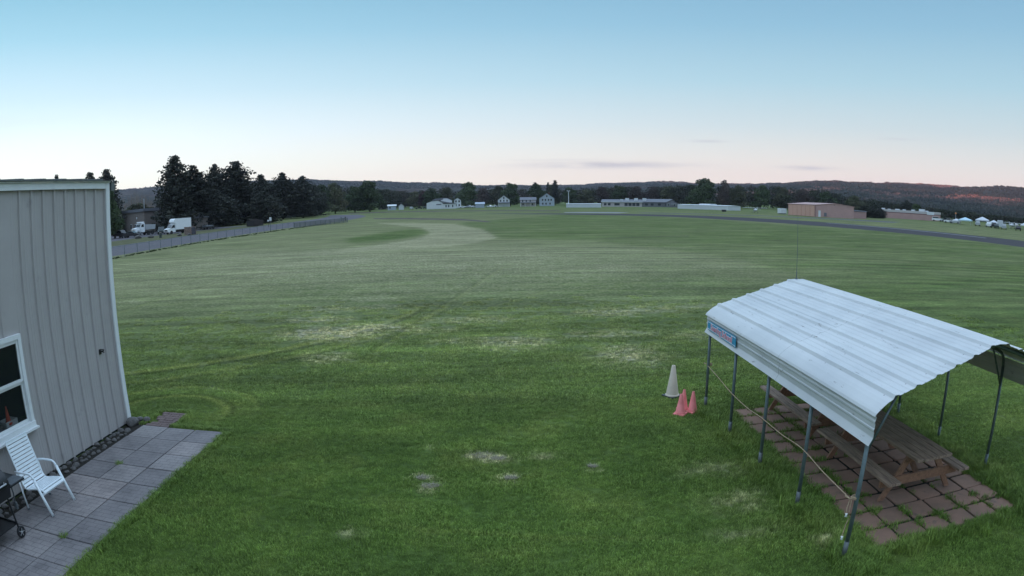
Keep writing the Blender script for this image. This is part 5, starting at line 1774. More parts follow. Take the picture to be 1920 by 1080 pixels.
# far-off wood reading as one mass behind the named trees
def wood(name, label, prof, depth, spacing, mt_list, seed, leaf=.55, per=420, hmul=1.0):
    r = np.random.default_rng(seed)
    P = np.array(prof)
    seg = np.hypot(np.diff(P[:, 0]), np.diff(P[:, 1])); cs = np.concatenate([[0], np.cumsum(seg)])
    Vs, vcs = [], []
    for row in range(depth):
        for s in np.arange(0, cs[-1], spacing):
            s2 = s + r.uniform(-.4, .4) * spacing
            x = np.interp(s2, cs, P[:, 0]); y = np.interp(s2, cs, P[:, 1]); h = np.interp(s2, cs, P[:, 2]) * r.uniform(.80, 1.0) * hmul
            d_ = math.hypot(x, y); k = 1 + row * 11 / d_
            W = spacing * r.uniform(1.2, 1.8)
            C = [(x * k + r.uniform(-.3, .3) * W, y * k + r.uniform(-.3, .3) * W, h * r.uniform(.08, .84)) for _ in range(11)] + [(x * k, y * k, h * .86)]
            Ra = [W * r.uniform(.22, .4) for _ in range(11)] + [W * .24]
            V, vc = leaf_quads(C, Ra, per, leaf, int(r.integers(1e9)))
            V[:, :, 2] = np.clip(V[:, :, 2], .2, h * 1.04)
            base = r.uniform(0, .6)
            Vs.append(V); vcs.append(np.clip(base + vc * .45, 0, 1))
    me = leaves_mesh(name, np.concatenate(Vs), np.concatenate(vcs), mt_list)
    o = bpy.data.objects.new(name, me); col.objects.link(o)
    tag(o, label, 'woods', kind='stuff')
    return o


M['wood_mix'] = leafmat('mixed_wood', (0.026, 0.034, 0.026), (0.052, 0.058, 0.036), (0.075, 0.060, 0.052))
wood('distant_woods', 'mixed far-off woods forming a dark band behind the field', [(-127.4, 400.2, 14.8), (-110.3, 405.3, 14.8), (-93.9, 440, 14.0), (-91.9, 552.4, 12.8), (-59.4, 556.8, 13.7), (-26.7, 559.4, 13.4), (19.9, 559.6, 13.2), (47.9, 557.9, 12.5), (75.8, 544, 13.0), (90, 490, 13.2), (114.0, 470, 13.6), (129, 430, 13.7), (142, 415, 13.2), (160, 410, 13.7), (184, 388, 13.2), (195, 362, 12.0), (208, 343, 8.6), (220, 323, 7), (236, 287, 4.8), (241, 252, 3.8), (252, 229, 3.4), (262, 200, 3.4)], 2, 8.0, M['wood_mix'], 5, leaf=.62, per=620, hmul=1.14)
M['wood_dark'] = leafmat('dark_wood', (0.016, 0.021, 0.021), (0.027, 0.034, 0.029), (0.04, 0.042, 0.034))
wood('pine_undergrowth', 'dark undergrowth beneath the pines along the road', [(-112, 168, 5.5), (-104, 178, 6), (-96, 190, 7.5), (-94, 205, 8), (-96, 225, 9.5), (-95, 250, 10), (-104, 300, 11), (-100, 330, 11.5), (-90, 352, 12)], 1, 5.5, M['wood_dark'], 8, leaf=.40, per=520)


# ------------------------------------------------------------------ vehicles (length along +x = front, origin at ground centre)
def wheels(t, xs, hw_, r, w=.24):
    for x in xs:
        for s in (-1, 1):
            wo_ = bpy.data.objects.new('wheel', None); col.objects.link(wo_); wo_.parent = t; wo_.location = (x, s * (hw_ - w / 2 + .02), r)
            RX = Matrix.Rotation(R(90), 4, 'X')
            m = MB(); m.lathe([(r * .55, -w / 2), (r * .95, -w / 2), (r, -w / 3), (r, w / 3), (r * .95, w / 2), (r * .55, w / 2)], 20, RX); m.build('tyre', M['tyre'], wo_)
            m = MB(); m.lathe([(r * .56, -w / 2 + .02), (r * .5, w / 2 - .02)] if False else [(r * .54, -w / 2 + .01), (r * .3, -w / 2 + .05), (r * .3, w / 2 - .05), (r * .54, w / 2 - .01)], 16, RX); m.build('rim', M['wheel_rim'], wo_)


def box_truck(loc, rz, label):
    t = thing('box_truck', label, 'truck', loc, rz)
    m = MB(); m.prism([(-3.3, .95), (1.15, .95), (1.15, 2.35), (1.45, 2.35), (1.75, 2.75), (1.55, 3.2), (1.15, 3.42), (-3.3, 3.42)], 'y', -1.12, 1.12); m.build('cargo_box', M['car_white'], t)
    m = MB(); m.prism([(1.16, .45), (3.25, .45), (3.35, .8), (3.3, 1.15), (2.6, 1.38), (1.95, 2.15), (1.16, 2.25)], 'y', -.98, .98); m.build('cab', M['car_white'], t)
    m = MB(); m.bar((2.62, -.86, 1.40), (2.62, .86, 1.40), .01, .01)
    m.prism([(2.60, 1.42), (2.64, 1.42), (2.02, 2.12), (1.98, 2.12)], 'y', -.88, .88); m.build('windscreen', M['car_glass'], t)
    for s in (-1, 1):
        m = MB(); m.prism([(1.35, 1.4), (2.35, 1.4), (1.9, 2.02), (1.35, 2.05)], 'y', s * .975, s * .995); m.build('side_window', M['car_glass'], t)
        m = MB(); m.bbox(3.30, 3.37, s * .78 - .13, s * .78 + .13, .80, 1.02, .01); m.build('headlight', M['lens'], t)
        m = MB(); m.box(2.25, 2.32, s * 1.0, s * 1.25, 1.35, 1.75); m.build('mirror', M['car_black'], t)
    m = MB(); m.box(3.31, 3.40, -.6, .6, .72, 1.02); m.build('grille', M['car_black'], t)
    m = MB(); m.box(3.28, 3.45, -1.0, 1.0, .42, .62); m.build('bumper', M['wheel_rim'], t)
    m = MB(); m.box(-3.2, 1.1, -.45, .45, .55, .94); m.build('chassis', M['car_black'], t)
    wheels(t, (2.35, -2.0), 1.0, .40)
    return t


def dump_truck(loc, rz, label):
    t = thing('dump_truck', label, 'truck', loc, rz)
    m = MB(); m.prism([(1.25, .75), (3.0, .75), (3.1, 1.2), (3.0, 1.75), (1.6, 1.95), (1.25, 1.95)], 'y', -.85, .85); m.build('hood', M['car_white'], t)
    m = MB(); m.prism([(.1, .8), (1.24, .8), (1.6, 1.96), (1.25, 2.75), (.9, 2.95), (.1, 2.95)], 'y', -1.05, 1.05); m.build('cab', M['car_white'], t)
    m = MB(); m.prism([(1.60, 2.0), (1.635, 2.0), (1.31, 2.70), (1.28, 2.70)], 'y', -.92, .92); m.build('windscreen', M['car_glass'], t)
    m = MB(); m.bbox(.1, 1.35, -.9, .9, 2.96, 3.25, .08); m.build('roof_fairing', M['car_white'], t)
    for s in (-1, 1):
        m = MB(); m.prism([(.4, 2.0), (1.3, 2.0), (1.1, 2.65), (.4, 2.65)], 'y', s * 1.045, s * 1.065); m.build('side_window', M['car_glass'], t)
        m = MB(); m.bbox(3.03, 3.12, s * .72 - .13, s * .72 + .13, 1.15, 1.38, .01); m.build('headlight', M['lens'], t)
        m = MB(); m.prism([(1.5, .95), (1.7, 1.4), (2.6, 1.4), (2.85, .95), (2.7, .95), (2.5, 1.28), (1.8, 1.28), (1.65, .95)], 'y', s * .84, s * 1.08); m.build('fender', M['car_white'], t)
    m = MB(); m.box(3.06, 3.13, -.5, .5, 1.0, 1.6); m.build('grille', M['chrome'], t)
    m = MB(); m.box(3.0, 3.25, -1.1, 1.1, .5, .75); m.build('bumper', M['car_black'], t)
    m = MB(); m.prism([(-3.2, 1.3), (-.05, 1.3), (.0, 2.6), (-3.4, 2.4)], 'y', -1.15, 1.15)
    for x in np.arange(-3, .0, .6): m.box(x, x + .08, -1.2, 1.2, 1.32, 2.35)
    m.build('dump_body', M['car_silver'], t)
    m = MB(); m.box(-3.2, 3.0, -.4, .4, .6, .8); m.build('chassis', M['car_black'], t)
    wheels(t, (2.2, -1.2, -2.4), 1.1, .50)
    return t


def car(loc, rz, label, paint, kind='sedan', group=None, name='parked_car'):
    t = thing(name, label, 'car', loc, rz, group)
    if kind == 'pickup':
        body = [(-2.6, .5), (2.6, .45), (2.65, .95), (2.5, 1.1), (1.2, 1.18), (-2.6, 1.18)]
        roof_ = [(-.75, 1.18), (1.15, 1.18), (.55, 1.78), (-.55, 1.82)]
    elif kind == 'suv':
        body = [(-2.3, .45), (2.3, .4), (2.35, .85), (2.2, 1.05), (1.1, 1.12), (-2.3, 1.12)]
        roof_ = [(-2.25, 1.12), (1.1, 1.12), (.5, 1.72), (-2.0, 1.74)]
    else:
        body = [(-2.2, .38), (2.2, .35), (2.25, .7), (2.1, .85), (1.0, .97), (-1.4, 1.0), (-2.2, .95)]
        roof_ = [(-1.5, .98), (1.0, .96), (.3, 1.42), (-.9, 1.44)]
    m = MB(); m.prism(body, 'y', -.88, .88); o = m.build('body', paint, t)
    m = MB(); m.prism(roof_, 'y', -.76, .76); m.build('cabin', paint, t)
    zc = roof_[0][1]
    ins = [(a * .93 + .02, zc + .07 + (b_ - zc) * .78) for a, b_ in roof_]
    m = MB(); m.prism(ins, 'y', -.775, .775); m.build('side_windows', M['car_glass'], t)
    # windscreen
    a, b_ = Vector((roof_[1][0], 0, roof_[1][1])), Vector((roof_[2][0], 0, roof_[2][1]))
    d_ = (b_ - a).normalized(); nn = Vector((d_.z, 0, -d_.x)) * .012
    m = MB(); p, q_ = a.lerp(b_, .1) + nn, a.lerp(b_, .9) + nn
    m.add([p + Vector((0, -.66, 0)), p + Vector((0, .66, 0)), q_ + Vector((0, .62, 0)), q_ + Vector((0, -.62, 0))], [(0, 1, 2, 3)]); m.build('windscreen', M['car_glass'], t)
    fx = body[2][0]
    for s in (-1, 1):
        m = MB(); m.box(fx - .06, fx + .02, s * .62 - .13, s * .62 + .13, body[2][1] - .14, body[2][1]); m.build('headlight', M['lens'], t)
    wheels(t, (1.45, -1.45), .90, .33, .2)
    return t


box_truck((-75.6, 128.6, .01), R(-118), 'white box truck parked below the tallest pine')
dump_truck((-87.8, 131.4, .01), R(-110), 'white dump truck in front of the tan building')
car((-88.4, 122.3, .01), R(-15), 'black pickup truck partly hidden by the building corner', M['car_black'], 'pickup')
car((-81.6, 130.6, .01), R(-60), 'dark green car squeezed between the dump truck and the box truck', M['car_green'], 'suv')
car((-84.3, 121.2, .01), R(10), 'dark car low beside the black pickup truck', M['car_black'], 'sedan')

# timber crate stack and yard clutter
t = thing('crate_stack', 'stack of brown slatted pallet crates by the road, beside the box truck', 'crates', (-65.5, 116.8, 0), R(-28))
for k_ in range(2):
    m = MB(); x0 = -1.4 + k_ * 1.45
    m.box(x0 + .05, x0 + 1.3, -.55, .55, .1, 1.5)
    m.build('crate_load', M['dark_roof'], t)
    m = MB()
    for i in range(6):
        m.box(x0 + i * .25, x0 + i * .25 + .13, -.62, -.57, 0, 1.62); m.box(x0 + i * .25, x0 + i * .25 + .13, .57, .62, 0, 1.62)
    for z in (.1, .8, 1.5): m.box(x0 - .02, x0 + 1.4, -.65, -.625, z, z + .1); m.box(x0 - .02, x0 + 1.4, .625, .65, z, z + .1)
    m.build('slatted_side', M['pallet'], t)
t = thing('road_bollard', 'short dark barrel post at the road edge in front of the dark green car', 'bollard', (-68.3, 108.9, 0))
m = MB(); m.lathe([(.28, 0), (.30, .05), (.28, .5), (.30, .55), (.28, .95), (.2, 1.0)], 16); m.build('barrel', M['car_green'], t)
m = MB(); m.lathe([(.2, .0), (.24, .02), (.24, .1), (.1, .13)], 16, Matrix.Translation((0, 0, 1.0))); m.build('cap', M['pallet'], t)
for (x, y, s, lb) in ((-76.5, 112.5, .75, 'grey boulder on the verge left of the short barrel post'), (-72.5, 111.5, .6, 'smaller boulder on the verge nearest the short barrel post'), (-66.0, 113.0, .55, 'boulder on the verge in front of the box truck'), (-63.9, 113.5, .4, 'small boulder next to the crates')):
    o = bpy.data.objects.new('boulder', rmesh[int(s * 100) % 7]); col.objects.link(o); o.location = (x, y, s * .4); o.scale = (s * 1.3, s, s); tag(o, lb, 'boulder')
t = thing('dark_container', 'long dark open container beside the road under the pines', 'container', (-65.5, 152.8, 0), R(88))
m = MB(); m.box(-3.0, 3.0, -1.1, 1.1, .1, .2); m.box(-3.0, 3.0, -1.1, -1.05, .2, 1.55); m.box(-3.0, 3.0, 1.05, 1.1, .2, 1.55); m.box(-3, -2.95, -1.05, 1.05, .2, 1.55); m.box(2.95, 3, -1.05, 1.05, .2, 1.55)
for x in np.arange(-2.8, 2.9, .55): m.box(x, x + .08, -1.16, -1.105, .15, 1.55); m.box(x, x + .08, 1.105, 1.16, .15, 1.55)
m.build('container_body', M['car_black'], t)
m = MB(); m.box(-2.8, 2.8, -.9, .9, .9, 1.35)
for k_ in range(9): m.bar((-2.6 + k_ * .6, -.8, 1.3), (-2.2 + k_ * .6, .8, 1.9 - .1 * (k_ % 3)), .1, .1)
m.build('scrap_load', M['bark'], t)
t = thing('flat_trailer', 'low dark flatbed trailer under the pines, left of the dark container', 'trailer', (-76, 146, 0), R(75))
m = MB(); m.box(-3.2, 3.2, -1.1, 1.1, .6, .75); m.bar((3.2, 0, .6), (4.6, 0, .5), .1, .1); m.build('trailer_bed', M['car_black'], t)
m = MB(); m.bbox(-2.0, 1.0, -.8, .8, .76, 1.1, .1); m.build('tarp_load', M['grey_plastic'], t); wheels(t, (-.6, .5), 1.2, .38, .2)
t = thing('road_sign', 'small white sign on a thin post at the fence line', 'sign', (-44.9, 112.4, 0), R(20))
m = MB(); m.tube([(0, 0, 0), (0, 0, 2.0)], .045, 8); m.build('pole', M['galv_light'], t)
m = MB(); m.bbox(-.22, .22, -.02, .02, 2.0, 2.65, .008); m.build('sign_plate', M['white_wall'], t)
t = thing('white_disc_sign', 'round white marker on a dark stake left of the small white sign', 'marker', (-56.5, 140.0, 0))
m = MB(); m.tube([(0, 0, 0), (0, 0, 1.4)], .05, 8); m.build('stake', M['bark'], t)
m = MB(); m.lathe([(.1, -.04), (.22, -.03), (.22, .03), (.1, .04)], 18, Matrix.Translation((0, -.06, 1.5)) @ Matrix.Rotation(R(90), 4, 'X')); m.build('disc', M['white_wall'], t)
t = thing('utility_post', 'pale square post standing between the dark green car and the box truck', 'post', (-85.0, 140, 0))
m = MB(); m.box(-.13, .13, -.13, .13, 0, 2.7); m.build('post_shaft', M['tan_wall'], t)
m = MB(); m.box(-.18, .18, -.18, .18, 2.7, 2.78); m.build('post_cap', M['pallet'], t)
car((-89.9, 277.2, 0), R(70), 'pale car parked at the far bend of the road', M['car_silver'], 'suv')
car((-93.5, 280, 0), R(75), 'second pale car behind the one at the far bend of the road', M['car_white'], 'sedan')
t = thing('barrier_post', 'pair of short pale posts just beyond the end of the railing fence', 'posts', (-46, 168, 0))
for x in (0, 1.2):
    m = MB(); m.tube([(x, 0, 0), (x, 0, 1.1)], .12, 10); m.build('post', M['galv_light'] if x == 0 else M['car_black'], t)
m = MB(); m.box(-.1, 1.3, -.04, .04, .55, .75); m.build('cross_rail', M['galv_light'], t)


# ------------------------------------------------------------------ buildings
def bpart(name, m, mt, par): return m.build(name, mt, par)


def gable_house(loc, rz, w, d, hw_, hr, wall, roof_, label, wins, name='white_house', cat='house', axis='y', over=.35, storeys=None, chimney=False, porch=False, door=None, wsize=(.95, 1.3)):
    """gable faces -y when axis='y' (ridge runs along y)"""
    t = thing(name, label, cat, loc, rz)
    m = MB()
    if axis == 'y':
        m.prism([(-w / 2, 0), (w / 2, 0), (w / 2, hw_), (0, hr), (-w / 2, hw_)], 'y', -d / 2, d / 2)
    else:
        m.prism([(-d / 2, 0), (d / 2, 0), (d / 2, hw_), (0, hr), (-d / 2, hw_)], 'x', -w / 2, w / 2)
    m.build('wall', wall, t)
    m = MB()
    half = (w if axis == 'y' else d) / 2
    sl = (hr - hw_) / half
    a, b_ = half + over, hw_ - over * sl
    for s in (-1, 1):
        pl = [(0, hr + .05), (s * a, b_ + .05), (s * a, b_ + .22), (0, hr + .24)]
        m.prism(pl, 'y' if axis == 'y' else 'x', -(d if axis == 'y' else w) / 2 - over, (d if axis == 'y' else w) / 2 + over)
    ro = m.build('roof', roof_, t)
    if chimney:
        m = MB(); m.box(w * .12, w * .12 + .6, .2, .8, hr * .8, hr + .9); m.build('chimney', M['red_band'], ro)
    for (x, z) in wins:
        ww, wh_ = wsize
        f = MB(); f.box(x - ww / 2 - .09, x + ww / 2 + .09, -d / 2 - .07, -d / 2 - .005, z - .09, z + wh_ + .09)
        fo = f.build('window', M['trim'], t)
        g_ = MB(); g_.box(x - ww / 2, x + ww / 2, -d / 2 - .10, -d / 2 - .075, z, z + wh_); g_.build('pane', M['house_glass'], fo)
    if door is not None:
        f = MB(); f.box(door - .5, door + .5, -d / 2 - .08, -d / 2 - .005, 0, 2.1); f.build('door', M['dark_roof'], t)
    if porch:
        pm = MB(); pm.prism([(-d / 2 - 2.0, 2.5), (-d / 2 - .01, 2.5), (-d / 2 - .01, 3.1), (-d / 2 - 2.0, 2.7)], 'x', -w / 2, w / 2); pr_ = pm.build('porch_roof', roof_, t)
        for x in np.linspace(-w / 2 + .2, w / 2 - .2, 4):
            pm = MB(); pm.box(x - .1, x + .1, -d / 2 - 1.95, -d / 2 - 1.75, 0, 2.49); pm.build('porch_post', M['trim'], t)
    return t


# tan building behind the trucks
t = thing('tan_building', 'flat tan building with grey roof edge behind the dump truck', 'building', (-103, 152, 0), R(-33))
m = MB(); m.box(-14, 4.5, 0, 12, 0, 5.9); m.build('wall', M['tan_wall'], t)
m = MB(); m.box(-14.4, 4.9, -.4, 12.4, 5.905, 6.7); m.build('roof', M['grey_roof'], t)
for x in (-6, -2.5, 2.6):
    m = MB(); m.box(x - .65, x + .65, -.08, -.005, 1.0, 2.6); f = m.build('window', M['trim'], t)
    m = MB(); m.box(x - .55, x + .55, -.11, -.085, 1.1, 2.5); m.build('pane', M['house_glass'], f)
m = MB(); m.lathe([(.05, 0), (.3, .05), (.3, .15), (.05, .2)], 14, Matrix.Translation((-1.2, -.02, 4.2)) @ Matrix.Rotation(R(90), 4, 'X')); m.build('wall_lamp', M['white_wall'], t)
m = MB(); m.tube([(3.4, .5, 6.7), (3.4, .5, 9.4)], .14, 8); m.build('vent_pipe', M['car_silver'], t)
gable_house((-82.0, 148.5, 0), R(-30), 5.0, 6, 3.1, 3.8, M['tan_wall'], M['grey_roof'], 'small tan shed right behind the box truck', [(-1.2, 1.1), (1.2, 1.1)], 'tan_shed', 'shed', wsize=(.9, 1.2))
# gambrel barn
t = thing('gambrel_barn', 'narrow two-storey barn with a bright white gable over a dark lower wall', 'barn', (-95.1, 470.5, 0), R(11))
m = MB(); m.box(-4.0, 4.0, -4, 4, 0, 4.9); m.build('wall', M['grey_wall'], t)
m = MB(); m.prism([(-4.4, 4.92), (4.4, 4.92), (3.6, 7.0), (0, 8.2), (-3.6, 7.0)], 'y', -4.1, 4); m.build('gable', M['white_wall'], t)
m = MB(); m.prism([(-4.9, 4.8), (-3.9, 7.25), (0, 8.55), (3.9, 7.25), (4.9, 4.8), (4.6, 4.8), (3.68, 7.08), (0, 8.27), (-3.68, 7.08), (-4.6, 4.8)], 'y', -4.5, 4.3); m.build('roof', M['dark_roof'], t)
for x in (-2.2, 0, 2.2):
    m = MB(); m.box(x - .7, x + .7, -4.08, -4.005, .2, 2.4); m.build('door', M['cream_wall'] if x else M['dark_roof'], t)
m = MB(); m.box(4.02, 6.5, -3, 3, 0, 3.0); m.build('side_annex', M['grey_wall'], t)
# white airfield building, low, two roof levels
t = thing('white_airfield_building', 'low white building with grey stepped roofs left of the big round tree', 'building', (-41.7, 384, 0), R(6))
m = MB(); m.prism([(-9, 0), (0.6, 0), (.6, 3.4), (-2.2, 4.9), (-6.0, 4.6), (-9, 3.6)], 'y', -5, 5); m.build('wall', M['white_wall'], t)
m = MB(); m.box(.62, 8.6, -4.6, 5, 0, 2.9); m.build('wing_wall', M['white_wall'], t)
m = MB(); m.prism([(-6, 4.62), (-2.2, 4.95), (.62, 3.45), (9.0, 2.92), (9.0, 3.1), (3.0, 4.0), (-2.2, 5.2), (-5.5, 5.3)], 'y', -5.15, 5.2); ro = m.build('roof', M['grey_roof'], t)
m = MB(); m.prism([(-.5, 4.0), (6.3, 3.6), (6.3, 4.9), (3.3, 6.2), (.8, 6.2), (-.5, 5.2)], 'y', 0.5, 5.6); m.build('upper_storey', M['white_wall'], t)
m = MB(); m.prism([(-5.6, 5.32), (.4, 5.3), (1.2, 6.22), (3.2, 6.25), (6.8, 4.7), (6.8, 4.9), (3.3, 6.6), (.9, 6.6), (-4.8, 6.0)], 'y', .4, 5.8); m.build('upper_roof', M['grey_roof'], t)
m = MB(); m.box(-3.2, -.2, -5.07, -5.005, 2.3, 3.0); m.build('sign_panel', M['grey_wall'], t)
for x in (2.6, 4.2, 6.6):
    m = MB(); m.box(x - .35, x + .35, -4.68, -4.605, .9, 2.3); m.build('window', M['house_glass'], t)
gable_house((-33.5, 402, 0), R(4), 4.2, 6, 5.0, 6.4, M['white_wall'], M['dark_roof'], 'narrow two-storey white house right behind the white airfield building', [(-1.0, 1.2), (1.0, 1.2), (-1.0, 3.6), (1.0, 3.6)])
# grey-blue sheds and light things between
gable_house((-19.3, 400, 0), R(2), 5.5, 5, 2.2, 3.2, M['blue_wall'], M['blue_wall'], 'low pale blue shed with a peaked roof, between the big tree and the houses', [], 'blue_shed', 'shed', axis='x')
gable_house((-74.1, 393, 0), R(10), 5.2, 5, 2.5, 3.2, M['blue_wall'], M['white_wall'], 'small pale blue shed right of the gambrel barn', [(-1.2, .9)], 'blue_shed', 'shed', axis='x')
gable_house((-68.3, 394, 0), R(10), 3.2, 3, 2.2, 3.5, M['tent_white'], M['tent_white'], 'small white pointed tent right of the pale blue shed by the barn', [], 'white_tent', 'tent')
for i, (x, y, kd, pt, lb) in enumerate(((-61.9, 395, 'suv', M['car_silver'], 'silver vehicle right of the small white pointed tent'), (-57.5, 396, 'sedan', M['car_black'], 'dark car in the row left of the white airfield building'), (-54, 397, 'suv', M['car_green'], 'dark green car nearest the left wall of the white airfield building'),
                                        (-30.2, 399, 'sedan', M['car_white'], 'white car under the left side of the big round tree'), (-26.5, 399.5, 'suv', M['car_silver'], 'silver car under the middle of the big round tree'), (-23.5, 400, 'sedan', M['car_white'], 'white car touching the left end of the low pale blue shed'),
                                        (-13.6, 400, 'sedan', M['car_white'], 'white car right of the low pale blue shed'), (-9.6, 401, 'sedan', M['car_silver'], 'silver car in front of the leftmost house'))):
    car((x, y, 0), R(90 + 90 * (i % 2) + 8 * i), lb, pt, kd, 'cars parked before the far houses')
gable_house((-4.7, 440, 0), R(0), 8.0, 8, 4.6, 7.6, M['white_wall'], M['grey_roof'], 'leftmost two-storey white house with a dark porch', [(-2.2, 3.4), (0, 3.4), (2.2, 3.4), (0, 5.3)], porch=True)
gable_house((11.7, 430, 0), R(-2), 10.5, 8, 4.3, 6.0, M['cream_wall'], M['grey_roof'], 'low cream house with a wide roof, middle of the three houses', [(-3.6, 2.9), (-1.2, 2.9), (1.4, 2.9), (-3.4, .8), (2.8, .8)], 'cream_house', axis='x', chimney=True, porch=True)
gable_house((25.4, 449.3, 0), R(-3), 10.4, 10, 5.3, 8.8, M['blue_wall'], M['grey_roof'], 'tall white house with a wide front gable, rightmost of the three', [(-3.0, 3.6), (-1.0, 3.6), (1.2, 3.6), (3.0, 3.6), (-2.9, 1.0), (-.6, 1.0), (2.2, 1.0), (0, 6.2)], chimney=True, wsize=(1.1, 1.4))
# mast
t = thing('white_mast', 'tall white light mast above the left long white shed', 'mast', (32.0, 352.5, 0))
m = MB(); m.tube([(0, 0, 0), (0, 0, 9.0)], [.22, .14], 10); m.build('pole', M['tent_white'], t)
m = MB(); m.box(-.9, .9, -.1, .1, 9.0, 9.25); m.box(-.9, -.5, -.25, .25, 9.25, 9.5); m.box(.5, .9, -.25, .25, 9.25, 9.5); m.build('lamp_head', M['tent_white'], t)
# long white sheds
def long_shed(loc, rz, L, D_, H, label):
    t = thing('long_white_shed', label, 'shed', loc, rz)
    m = MB(); m.box(-L / 2, L / 2, 0, D_, 0, H); m.build('wall', M['tent_white'], t)
    m = MB(); m.prism([(-.2, H + .005), (D_ + .2, H + .005), (D_ / 2, H + .25)], 'x', -L / 2 - .2, L / 2 + .2); m.build('roof', M['white_wall'], t)
    return t
long_shed((39.7, 347.7, 0), R(-12), 19.0, 4, 1.95, 'long low white shed standing left of the school')
ls = long_shed((92.9, 300.0, 0), R(-68.5), 40.4, 8, 2.05, 'longer low white shed with a grey end wall, right of the school')
m = MB(); m.prism([(1.0, 2.1), (6.0, 2.1), (5.2, 2.75), (2.0, 2.75)], 'x', -4, 5); m.build('roof_hump', M['tent_white'], ls)
# school
t = thing('school_building', 'wide low grey school building with white rooftop units', 'school', (76.9, 384, 0), R(-11))
m = MB(); m.box(-21.5, 3.2, 0, 16, 0, 3.0); m.build('wall', M['cream_wall'], t)
m = MB(); m.box(3.22, 22, 1.2, 16, 0, 2.9); m.build('wing_wall', M['grey_wall'], t)
m = MB(); m.prism([(-.6, 3.005), (16.5, 3.005), (8, 4.5)], 'x', -22, 4); m.prism([(.6, 2.905), (16.5, 2.905), (8, 4.9)], 'x', 4.05, 22.5); m.build('roof', M['grey_roof'], t)
m = MB(); m.box(-22, 4, -.65, -.3, 2.72, 3.0); m.build('eave_board', M['white_wall'], t)
for x in (-19.5, -17, -13, -11.4): 
    m = MB(); m.box(x - .8, x + .8, -.08, -.005, .8, 2.2); m.build('window', M['house_glass'], t)
for x in (-6.6, -4.2, -1.8, .6):
    m = MB(); m.box(x - 1.0, x + 1.0, -.08, -.005, .5, 2.3); m.build('window', M['house_glass'], t)
for x in (6, 9.5, 14, 18.5):
    m = MB(); m.box(x - .9, x + .9, 1.12, 1.195, .8, 2.2); m.build('window', M['house_glass'], t)
for (x, w_) in ((-9.5, 1.6), (-6.0, 2.4), (-.4, 2.4), (4.8, 2.4)):
    m = MB(); m.box(x - w_ / 2, x + w_ / 2, 4, 6, 3.5, 5.3 if w_ > 2 else 4.6); m.build('rooftop_unit', M['white_wall'], t)
gable_house((97.5, 378, 0), R(-14), 7, 8, 2.6, 4.4, M['grey_wall'], M['dark_roof'], 'small grey gabled building joining the right end of the school', [(-1.8, .8), (1.8, .8)], 'grey_annex', 'building', wsize=(1.2, 1.2))


def plane(loc, rz, label, group='light aircraft and gliders parked at the field edge', s=1.0):
    t = thing('light_aircraft', label, 'aircraft', loc, rz, group)
    m = MB(); m.tube([(-3.6, 0, 1.25), (-2.2, 0, 1.2), (-.6, 0, 1.25), (.8, 0, 1.25), (2.0, 0, 1.1), (2.7, 0, 1.05)], [.08, .28, .55, .6, .45, .15], 12); o = m.build('fuselage', M['tent_white'], t, True)
    m = MB(); m.prism([(-.2, 1.95), (1.2, 1.95), (1.2, 2.05), (-.2, 2.05)], 'y', -4.8, 4.8); m.build('wing', M['tent_white'], t)
    m = MB(); m.prism([(-3.6, 1.3), (-2.8, 1.3), (-3.3, 2.4), (-3.75, 2.4)], 'y', -.05, .05); m.build('tail_fin', M['tent_white'], t)
    m = MB(); m.box(-3.7, -3.0, -1.5, 1.5, 1.28, 1.34); m.build('tailplane', M['tent_white'], t)
    m = MB(); m.tube([(.9, -1.1, .2), (.7, 0, .9), (.9, 1.1, .2)], .05, 6); m.tube([(2.1, 0, .2), (2.0, 0, .8)], .05, 6); m.build('undercarriage', M['car_silver'], t)
    for (x, y) in ((.9, -1.1), (.9, 1.1), (2.1, 0)):
        m = MB(); m.lathe([(.1, -.07), (.2, -.06), (.2, .06), (.1, .07)], 12, Matrix.Translation((x, y, .2)) @ Matrix.Rotation(R(90), 4, 'X')); m.build('wheel', M['tyre'], t)
    m = MB(); m.prism([(.1, 1.5), (1.5, 1.5), (1.1, 1.94), (.1, 1.94)], 'y', -.5, .5); m.build('cockpit_glass', M['car_glass'], t)
    return t
plane((100.0, 370, 0), R(70), 'small white aircraft parked right of the school')
# pink hangar: front (door coloured peach for the dawn glow) and gabled side
A_, B_, C_ = Vector((98.0, 208.6, 0)), Vector((100.5, 191.3, 0)), Vector((109.9, 180.6, 0))
t = thing('pink_hangar', 'pink hangar with a low gabled side and a front coloured peach as if dawn-lit', 'hangar', tuple(B_))
def quadwall(m, a, b_, za, zb_, n_out, th=.05):
    a, b_ = Vector(a), Vector(b_)
    m.add([(a.x, a.y, 0), (b_.x, b_.y, 0), (b_.x, b_.y, zb_), (a.x, a.y, za)], [(0, 1, 2, 3)])
A2, C2 = A_ - B_, C_ - B_
D2 = A2 + C2
G0 = C2 * .5
m = MB(); m.open = False
pts = [Vector((0, 0, 0)), A2, D2, C2]
H0, H1, HM = 3.95, 3.75, 4.55
vs = [(0, 0, 0), (A2.x, A2.y, 0), (D2.x, D2.y, 0), (C2.x, C2.y, 0), (0, 0, H0), (A2.x, A2.y, H0), (D2.x, D2.y, H1), (C2.x, C2.y, H1), (G0.x, G0.y, HM), (G0.x + A2.x, G0.y + A2.y, HM)]
m.add(vs, [(3, 2, 1, 0), (0, 1, 5, 4), (0, 4, 8, 7, 3), (2, 3, 7, 6), (1, 2, 6, 9, 5)])
m.build('wall', M['hangar_pink'], t)
def off(v, z, k=1.03): return (v.x * 1 + 0, v.y, z)
m = MB()
ex = A2.normalized() * .3; ey = C2.normalized() * .3
